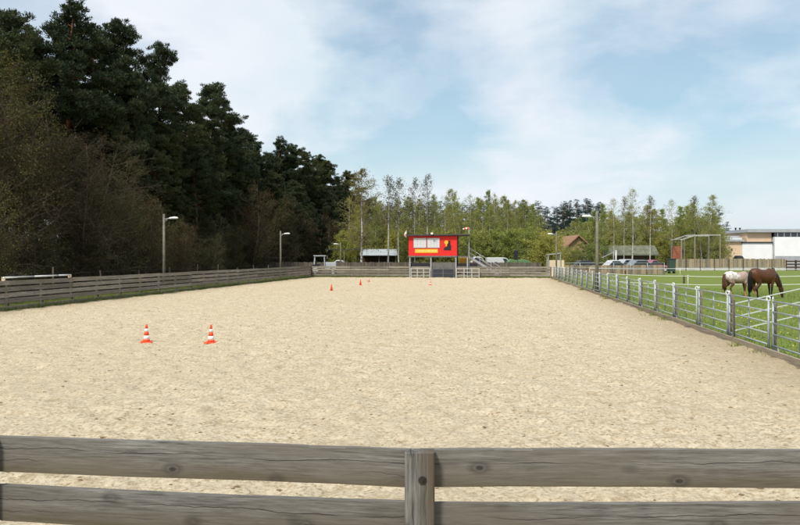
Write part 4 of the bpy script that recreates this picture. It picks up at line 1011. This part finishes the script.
car('grey parked car behind the tan yard fence, left of the pink one', 642, 88, 0.15, M['car_grey'], z_=0.05, H=1.6)
car('pink parked car behind the tan yard fence', 655.5, 91, 0.1, M['car_pink'], 3.4, 1.58, 0.05)
car('white parked car with roof just above the yard fence, near the tall lamp post', 617, 87, 0.1, M['car_white'], 3.8, 1.62, 0.0)
car('dark parked car at the left end of the yard fence', 588, 87, -0.05, M['car_dark'], 4.2, 1.6, 0.0)
car('silver estate car between the white car and the grey car', 629.5, 90, 0.2, M['car_silver'], 4.0, 1.62, 0.1)
car('dark car roof showing against the white hall wall', 741, 122, 0.0, M['car_dark'], 3.4, 1.95, 0.3)
car('white car parked behind the booth stairs', 481, 80, 0.0, M['car_white'], 3.6, 1.95, 0.1)
car('white van partly hidden behind the board fence, right of the booth stairs', 500, 86, 0.0, M['car_white'], 3.4, 1.95, 0.0, True)
car('pale car behind the small distant lamp post, left of the booth', 343, 88, 0.0, M['car_white'], 3.6, 1.62, 0.0)
x_, y_ = at(671.5, 86); q = MB(); t_ = thing('waste_container', 'dark green wheeled waste container behind the end of the yard fence', 'bin', (x_, y_, 0)); t_.scale = (0.85, 0.85, 0.95)
q.prism([(-0.42, 0.25), (0.42, 0.25), (0.5, 1.75), (-0.5, 1.75)], 'y', -0.4, 0.4); q.build('body', M['bin_green'], t_, bevel=0.03)
q = MB(); q.prism([(-0.54, 1.75), (0.54, 1.75), (0.5, 1.9), (-0.5, 1.9)], 'y', -0.45, 0.45); q.build('lid', M['slate'], t_)
for s in (-1, 1): q = MB(); q.tube([(s*0.35, -0.3, 0.12), (s*0.35, 0.3, 0.12)], 0.12, 10); q.build('wheel', M['tyre'], t_)
# swing-arm post with white dish beside the white car
x_, y_ = at(616, 92); t_ = thing('crane_post', 'grey post with slanting arm standing behind the white car', 'post', (x_, y_, 0))
q = MB(); q.tube([(0, 0, 0), (0, 0, 2.9)], 0.09, 8); q.build('upright', M['board_white'], t_)
q = MB(); q.bar((0, -0.05, 2.8), (-1.9, -0.05, 1.9), 0.07, 0.09); q.build('arm', M['grid_grey'], t_)
# green tarpaulin stack
x_, y_ = at(519, 84); t_ = thing('covered_stack', 'low stack under a green tarpaulin behind the far board fence', 'stack', (x_, y_, 0))
q = MB(); q.b2((-1.3, 0, 0), (1.3, 1.4, 1.3)); q.build('load', M['brown_rail'], t_)
q = MB(); q.prism([(-1.4, 1.1), (1.4, 1.1), (1.35, 1.5), (0.6, 1.72), (-0.3, 1.6), (-1.0, 1.75), (-1.38, 1.45)], 'y', -0.08, 1.5); q.build('tarpaulin', M['tarp_green'], t_, bevel=0.05)
# dark loudspeaker pole
x_, y_ = at(516, 79); t_ = thing('loudspeaker_pole', 'thin pole with a dark loudspeaker box in front of the birches right of the booth', 'pole', (x_, y_, 0))
q = MB(); q.tube([(0.2, 0, 0), (0.2, 0, 3.6)], 0.035, 7); q.build('pole', M['slate'], t_)
q = MB(); q.prism([(-0.2, 1.7), (0.1, 1.7), (0.15, 2.75), (-0.25, 2.75)], 'y', -0.15, 0.15); q.build('speaker_box', M['black'], t_, bevel=0.02)
# yellow machine below the landing
x_, y_ = at(463.5, 72.5); t_ = thing('yellow_loader', 'small yellow loader with raised arm under the booth landing', 'machine', (x_, y_, 0))
q = MB(); q.b2((-0.3, 0, 0.5), (0.3, 1.5, 1.95)); q.build('body', M['plant_yellow'], t_, bevel=0.05)
q = MB(); q.bar((0.2, -0.06, 1.85), (1.15, -0.06, 1.65), 0.1, 0.16); q.bar((1.1, -0.06, 1.7), (1.25, -0.06, 0.7), 0.1, 0.12); q.build('arm', M['plant_yellow'], t_)
for s in (0.3, 1.2): q = MB(); q.tube([(-0.45, s, 0.38), (-0.22, s, 0.38)], 0.38, 16, smooth=False); q.tube([(0.22, s, 0.38), (0.45, s, 0.38)], 0.38, 16, smooth=False); q.build('wheel', M['tyre'], t_)
# grey tractor by the far left corner
x_, y_ = at(321, 73.5); t_ = thing('tractor', 'small grey tractor with open cab at the far left corner of the sand', 'tractor', (x_, y_, 0), 0.05)
q = MB(); q.b2((0.35, -0.35, 0.75), (1.6, 0.35, 1.45)); q.build('bonnet', M['car_silver'], t_, bevel=0.05)
q = MB(); q.b2((-0.75, -0.5, 0.6), (0.35, 0.5, 1.1)); q.build('chassis', M['panel_grey'], t_)
q = MB()
for xs in (-0.7, 0.4):
    for ys in (-0.5, 0.5): q.bar((xs, ys, 1.1), (xs*0.9, ys*0.9, 2.1), 0.07, 0.07)
q.b2((-0.75, -0.55, 2.08), (0.5, 0.55, 2.18)); q.build('cab_frame', M['car_silver'], t_)
q = MB(); q.b2((-0.5, -0.25, 1.1), (-0.05, 0.25, 1.25)); q.b2((-0.6, -0.25, 1.2), (-0.48, 0.25, 1.65)); q.build('seat', M['black'], t_)
for xs, r_, w_ in ((-0.55, 0.62, 0.3), (1.25, 0.4, 0.2)):
    for s in (-1, 1): q = MB(); q.tube([(xs, s*0.5, r_), (xs, s*(0.5+w_), r_)], r_, 18, smooth=False); wo = q.build('wheel', M['tyre'], t_); q = MB(); q.tube([(xs, s*(0.5+w_), r_), (xs, s*(0.51+w_), r_)], r_*0.5, 14, smooth=False); q.build('rim', M['car_silver'], wo)

# ------------------------------------------------------------------ horses
def coat(name, kind):
    m, nt, out = mat(name)
    tc = N(nt, 'ShaderNodeTexCoord'); sp = N(nt, 'ShaderNodeSeparateXYZ'); nt.links.new(tc.outputs['Object'], sp.inputs[0])
    n = noise(nt, tc.outputs['Object'], 5, 4); n2 = noise(nt, tc.outputs['Object'], 22, 4)
    def mr(sock, a_, b_):
        r_ = N(nt, 'ShaderNodeMapRange'); r_.interpolation_type = 'SMOOTHSTEP'; r_.inputs[1].default_value = a_; r_.inputs[2].default_value = b_; nt.links.new(sock, r_.inputs[0]); return r_.outputs[0]
    def addn(sock, amt):
        a_ = N(nt, 'ShaderNodeMath', operation='MULTIPLY_ADD'); nt.links.new(n, a_.inputs[0]); a_.inputs[1].default_value = amt; nt.links.new(sock, a_.inputs[2]); return a_.outputs[0]
    if kind == 'bay':
        c_ = ramp(nt, n2, [(0.3, (0.065, 0.022, 0.009)), (0.7, (0.125, 0.045, 0.018))]).outputs[0]
        c_ = mixc(nt, mr(addn(sp.outputs[2], 0.12), 0.78, 0.55), c_, (0.012, 0.008, 0.006))          # black points
        c_ = mixc(nt, mr(addn(sp.outputs[0], 0.1), 0.80, 1.0), c_, (0.045, 0.018, 0.01))
        rg = 0.42
    else:
        c_ = ramp(nt, n2, [(0.36, (0.26, 0.16, 0.125)), (0.6, (0.47, 0.36, 0.31))]).outputs[0]
        white = N(nt, 'ShaderNodeMath', operation='MULTIPLY'); nt.links.new(mr(addn(sp.outputs[0], 0.3), 0.30, -0.10), white.inputs[0]); nt.links.new(mr(addn(sp.outputs[2], 0.25), 1.10, 1.28), white.inputs[1])
        wc = ramp(nt, noise(nt, tc.outputs['Object'], 9, 3), [(0.36, (0.27, 0.18, 0.14)), (0.45, (0.55, 0.49, 0.45)), (0.56, (0.70, 0.67, 0.64))]).outputs[0]
        c_ = mixc(nt, white.outputs[0], c_, wc)
        c_ = mixc(nt, mr(addn(sp.outputs[2], 0.15), 0.98, 0.78), c_, (0.10, 0.042, 0.022))
        c_ = mixc(nt, mr(sp.outputs[2], 0.34, 0.24), c_, (0.40, 0.20, 0.09))
        rg = 0.6
    bsdf(nt, out, c_, rg, 0, n2, 0.1, 0.01, 0.3); return m
M['bay'] = coat('bay_coat', 'bay'); M['roan'] = coat('roan_coat', 'roan')
M['black_hair'] = plain('black_hair', (0.012, 0.009, 0.008), 0.6, 0, 0.4); M['brown_hair'] = plain('brown_hair', (0.10, 0.04, 0.02), 0.7, 0, 0.4)
M['hoof'] = plain('hoof', (0.04, 0.03, 0.025), 0.6)

def horse(label, loc, rz, sc, coatm, hairm, stance):
    h = thing('horse', label, 'horse', loc, rz); h.scale = (sc, sc, sc)
    b_ = MB()
    # barrel, hindquarters and chest: (x, z, half width, half height)
    T = [(-0.86, 1.20, 0.05, 0.10), (-0.82, 1.21, 0.16, 0.22), (-0.68, 1.215, 0.26, 0.32), (-0.48, 1.21, 0.29, 0.345), (-0.25, 1.16, 0.285, 0.33), (0.0, 1.115, 0.30, 0.345), (0.22, 1.12, 0.285, 0.355), (0.42, 1.17, 0.25, 0.37), (0.58, 1.18, 0.21, 0.33), (0.70, 1.15, 0.15, 0.24), (0.76, 1.13, 0.06, 0.12)]
    b_.tube([(x, 0, z) for x, z, _, _ in T], [(w, hh) for _, _, w, hh in T], 20)
    # grazing neck and head
    Nn = [(0.44, 1.30, 0.12, 0.24), (0.64, 1.20, 0.115, 0.25), (0.86, 1.02, 0.10, 0.20), (1.02, 0.80, 0.088, 0.155), (1.12, 0.60, 0.08, 0.125), (1.15, 0.50, 0.075, 0.11)]
    b_.tube([(x, 0, z) for x, z, _, _ in Nn], [(w, hh) for _, _, w, hh in Nn], 16)
    Hd = [(1.10, 0.62, 0.06, 0.07), (1.15, 0.52, 0.095, 0.13), (1.18, 0.40, 0.092, 0.125), (1.21, 0.27, 0.066, 0.085), (1.235, 0.15, 0.056, 0.066), (1.25, 0.08, 0.058, 0.066), (1.255, 0.045, 0.04, 0.045)]
    b_.tube([(x, 0, z) for x, z, _, _ in Hd], [(w, hh) for _, _, w, hh in Hd], 14)
    for s in (-1, 1): b_.tube([(1.07, s*0.055, 0.60), (1.035, s*0.085, 0.66), (0.99, s*0.09, 0.73), (0.975, s*0.085, 0.755)], [0.03, 0.042, 0.026, 0.006], 8)
    for s in (-1, 1): b_.tube([(1.19, s*0.08, 0.415), (1.2, s*0.098, 0.41)], [0.03, 0.018], 8)
    # legs: hind with hock, front with wrist
    for s, (dh, df) in zip((-1, 1), stance):
        y_ = s*0.16
        Hl = [(-0.55, 1.12, 0.15, 0.22), (-0.50+dh*0.3, 0.92, 0.12, 0.19), (-0.47+dh*0.55, 0.76, 0.085, 0.125), (-0.62+dh*0.8, 0.60, 0.055, 0.075), (-0.70+dh, 0.50, 0.048, 0.062), (-0.67+dh, 0.32, 0.033, 0.04), (-0.66+dh, 0.16, 0.034, 0.042), (-0.62+dh, 0.085, 0.04, 0.046), (-0.60+dh, 0.045, 0.055, 0.062), (-0.59+dh, 0.0, 0.062, 0.072)]
        b_.tube([(x, y_*(0.75+0.25*min(1, (1.2-z))), z) for x, z, _, _ in Hl], [(w, hh) for _, _, w, hh in Hl], 12)
        Fl = [(0.48, 1.10, 0.11, 0.19), (0.47+df*0.25, 0.88, 0.085, 0.12), (0.47+df*0.5, 0.70, 0.06, 0.075), (0.48+df*0.75, 0.47, 0.045, 0.05), (0.48+df*0.85, 0.40, 0.04, 0.043), (0.48+df, 0.22, 0.03, 0.034), (0.49+df, 0.13, 0.036, 0.04), (0.52+df, 0.075, 0.042, 0.046), (0.53+df, 0.04, 0.055, 0.06), (0.535+df, 0.0, 0.06, 0.068)]
        b_.tube([(x, y_*0.85, z) for x, z, _, _ in Fl], [(w, hh) for _, _, w, hh in Fl], 12)
    me = b_.mesh('body', coatm); o = obj('body', me, h)
    rm_ = o.modifiers.new('remesh', 'REMESH'); rm_.mode = 'VOXEL'; rm_.voxel_size = 0.016; rm_.use_smooth_shade = True
    sm_ = o.modifiers.new('smooth', 'SMOOTH'); sm_.factor = 0.5; sm_.iterations = 6
    bpy.context.view_layer.update(); dg = bpy.context.evaluated_depsgraph_get()
    nm = bpy.data.meshes.new_from_object(o.evaluated_get(dg)); o.modifiers.clear(); o.data = nm
    if not nm.materials: nm.materials.append(coatm)
    # tail and mane as hanging strands
    q = MB()
    for i in range(34):
        a_ = RNG.normal(0, 0.05); bb = RNG.normal(0, 0.05); L = RNG.uniform(0.75, 1.0)
        q.tube([(-0.80, a_*0.4, 1.38), (-0.89+bb*0.3, a_*0.6, 1.31), (-0.90+bb*0.6, a_, 1.05), (-0.88+bb*0.8, a_*1.3, 1.32-L*0.75), (-0.86+bb, a_*1.2, 1.34-L*1.08)], [0.022, 0.028, 0.028, 0.02, 0.005], 5)
    q.build('tail', hairm, h)
    q = MB()
    for i in range(40):
        t = i/39; x_ = 0.52+0.56*t; z_ = 1.52-0.83*t**1.15; s = -1 if i % 5 else 1
        top = np.array([x_+0.06*(1-t), 0, z_+0.02]); L = RNG.uniform(0.12, 0.22)
        q.tube([top+[0, 0, 0.0], top+[0.03, -s*0.09, -L*0.25], top+[0.0, -s*0.13, -L*0.7], top+[-0.02, -s*0.12, -L]], [0.016, 0.024, 0.018, 0.004], 5)
    q.build('mane', hairm, h)
    return h
x_, y_ = at(763.5, 33.8); horse('dark bay horse with black tail grazing in the pasture, in front of the pale one', (x_, y_, -0.02), R(20), 0.965, M['bay'], M['black_hair'], ((0.10, -0.10), (-0.10, 0.07)))
x_, y_ = at(737.5, 36.3); horse('smaller pale roan horse with white spotted rump and brown tail, behind the bay', (x_, y_, -0.02), R(8), 0.835, M['roan'], M['brown_hair'], ((0.14, -0.06), (-0.09, 0.08)))

# ------------------------------------------------------------------ sky, sun, camera
sc = bpy.context.scene
w = bpy.data.worlds.new('World'); sc.world = w; w.use_nodes = True; nt = w.node_tree; nt.nodes.clear()
SUN_EL, SX, SY = R(50), -0.50, -0.866           # sun behind the camera, to the left
out = N(nt, 'ShaderNodeOutputWorld'); bg = N(nt, 'ShaderNodeBackground'); bg.inputs[1].default_value = 0.091
sky = N(nt, 'ShaderNodeTexSky'); sky.sky_type = 'NISHITA'; sky.sun_disc = False; sky.sun_elevation = SUN_EL
sky.sun_rotation = math.atan2(SX, SY); sky.air_density = 1.2; sky.dust_density = 2.0; sky.ozone_density = 1.2
tc = N(nt, 'ShaderNodeTexCoord'); sp = N(nt, 'ShaderNodeSeparateXYZ'); nt.links.new(tc.outputs['Generated'], sp.inputs[0])
den = N(nt, 'ShaderNodeMath', operation='ADD'); nt.links.new(sp.outputs[2], den.inputs[0]); den.inputs[1].default_value = 0.30
dx = N(nt, 'ShaderNodeMath', operation='DIVIDE'); nt.links.new(sp.outputs[0], dx.inputs[0]); nt.links.new(den.outputs[0], dx.inputs[1])
dy = N(nt, 'ShaderNodeMath', operation='DIVIDE'); nt.links.new(sp.outputs[1], dy.inputs[0]); nt.links.new(den.outputs[0], dy.inputs[1])
cb = N(nt, 'ShaderNodeCombineXYZ'); nt.links.new(dx.outputs[0], cb.inputs[0]); nt.links.new(dy.outputs[0], cb.inputs[1]); cb.inputs[2].default_value = 3.7
n1 = N(nt, 'ShaderNodeTexNoise'); n1.inputs['Scale'].default_value = 1.9; n1.inputs['Detail'].default_value = 8; n1.inputs['Roughness'].default_value = 0.56; n1.inputs['Distortion'].default_value = 0.25
nt.links.new(cb.outputs[0], n1.inputs['Vector'])
cl = ramp(nt, n1.outputs['Fac'], [(0.36, (0, 0, 0)), (0.62, (1, 1, 1))], 'LINEAR')
blue = None
for dirv, wid_, amt in (((0.02, 1, 0.22), 0.985, 0.75), ((0.33, 1, 0.34), 0.99, 0.25), ((0.5, 1, 0.12), 0.992, 0.45), ((-0.14, 1, 0.24), 0.985, -0.5), ((-0.4, 1, 0.3), 0.97, -0.4), ((0.2, 1, 0.17), 0.988, -0.45)):
    dn = Vector(dirv).normalized(); vd = N(nt, 'ShaderNodeVectorMath', operation='DOT_PRODUCT'); nt.links.new(tc.outputs['Generated'], vd.inputs[0]); vd.inputs[1].default_value = dn
    mr = N(nt, 'ShaderNodeMapRange'); mr.interpolation_type = 'SMOOTHSTEP'; mr.inputs[1].default_value = wid_; mr.inputs[2].default_value = 1.0; mr.inputs[4].default_value = amt
    nt.links.new(vd.outputs['Value'], mr.inputs[0])
    if blue is None: blue = mr.outputs[0]
    else:
        ad = N(nt, 'ShaderNodeMath', operation='ADD'); nt.links.new(blue, ad.inputs[0]); nt.links.new(mr.outputs[0], ad.inputs[1]); blue = ad.outputs[0]
sb = N(nt, 'ShaderNodeMath', operation='SUBTRACT', use_clamp=True); nt.links.new(cl.outputs[0], sb.inputs[0]); nt.links.new(blue, sb.inputs[1])
mul = N(nt, 'ShaderNodeMath', operation='MULTIPLY_ADD'); nt.links.new(sb.outputs[0], mul.inputs[0]); mul.inputs[1].default_value = 0.62; mul.inputs[2].default_value = 0.34; mul.use_clamp = True
n2 = N(nt, 'ShaderNodeTexNoise'); n2.inputs['Scale'].default_value = 3.0; n2.inputs['Detail'].default_value = 5
nt.links.new(cb.outputs[0], n2.inputs['Vector'])
cc = ramp(nt, n2.outputs['Fac'], [(0.3, (4.15, 4.75, 5.15)), (0.7, (5.1, 5.2, 5.55))])
skt = mixc(nt, 1.0, sky.outputs[0], (0.50, 0.73, 0.76), 'MULTIPLY')
hz = N(nt, 'ShaderNodeMapRange'); hz.interpolation_type = 'SMOOTHSTEP'; hz.inputs[1].default_value = 0.26; hz.inputs[2].default_value = 0.02; hz.inputs[4].default_value = 0.68
nt.links.new(sp.outputs[2], hz.inputs[0])
mx_ = N(nt, 'ShaderNodeMath', operation='MAXIMUM'); nt.links.new(mul.outputs[0], mx_.inputs[0]); hb = N(nt, 'ShaderNodeMath', operation='MULTIPLY_ADD'); nt.links.new(mul.outputs[0], hb.inputs[0]); hb.inputs[1].default_value = 0.4; nt.links.new(hz.outputs[0], hb.inputs[2]); nt.links.new(hb.outputs[0], mx_.inputs[1]); mx_.use_clamp = True
skc = mixc(nt, mx_.outputs[0], skt, cc.outputs[0])
nt.links.new(skc, bg.inputs[0]); nt.links.new(bg.outputs[0], out.inputs[0])

L = bpy.data.lights.new('sun', 'SUN'); L.energy = 2.0; L.angle = R(10); L.color = (1.0, 0.95, 0.87)
lo = bpy.data.objects.new('sun', L); C.objects.link(lo)
dvec = Vector((-SX*math.cos(SUN_EL), -SY*math.cos(SUN_EL), -math.sin(SUN_EL)))
lo.rotation_euler = dvec.to_track_quat('-Z', 'Y').to_euler(); lo.location = (-30, -50, 70)

cam = bpy.data.cameras.new('camera'); co = bpy.data.objects.new('camera', cam); C.objects.link(co)
cam.sensor_width = 36; cam.lens = F/800*36; cam.shift_y = -5.5/800; cam.clip_end = 4000; cam.clip_start = 0.05
co.location = (0, 0, CAMH); co.rotation_euler = (R(90), 0, 0); sc.camera = co
sc.view_settings.view_transform = 'Standard'; sc.view_settings.look = 'None'; sc.view_settings.gamma = 1; sc.view_settings.exposure = 1.0
sc.view_settings.use_curve_mapping = False
sc.render.engine = 'CYCLES'
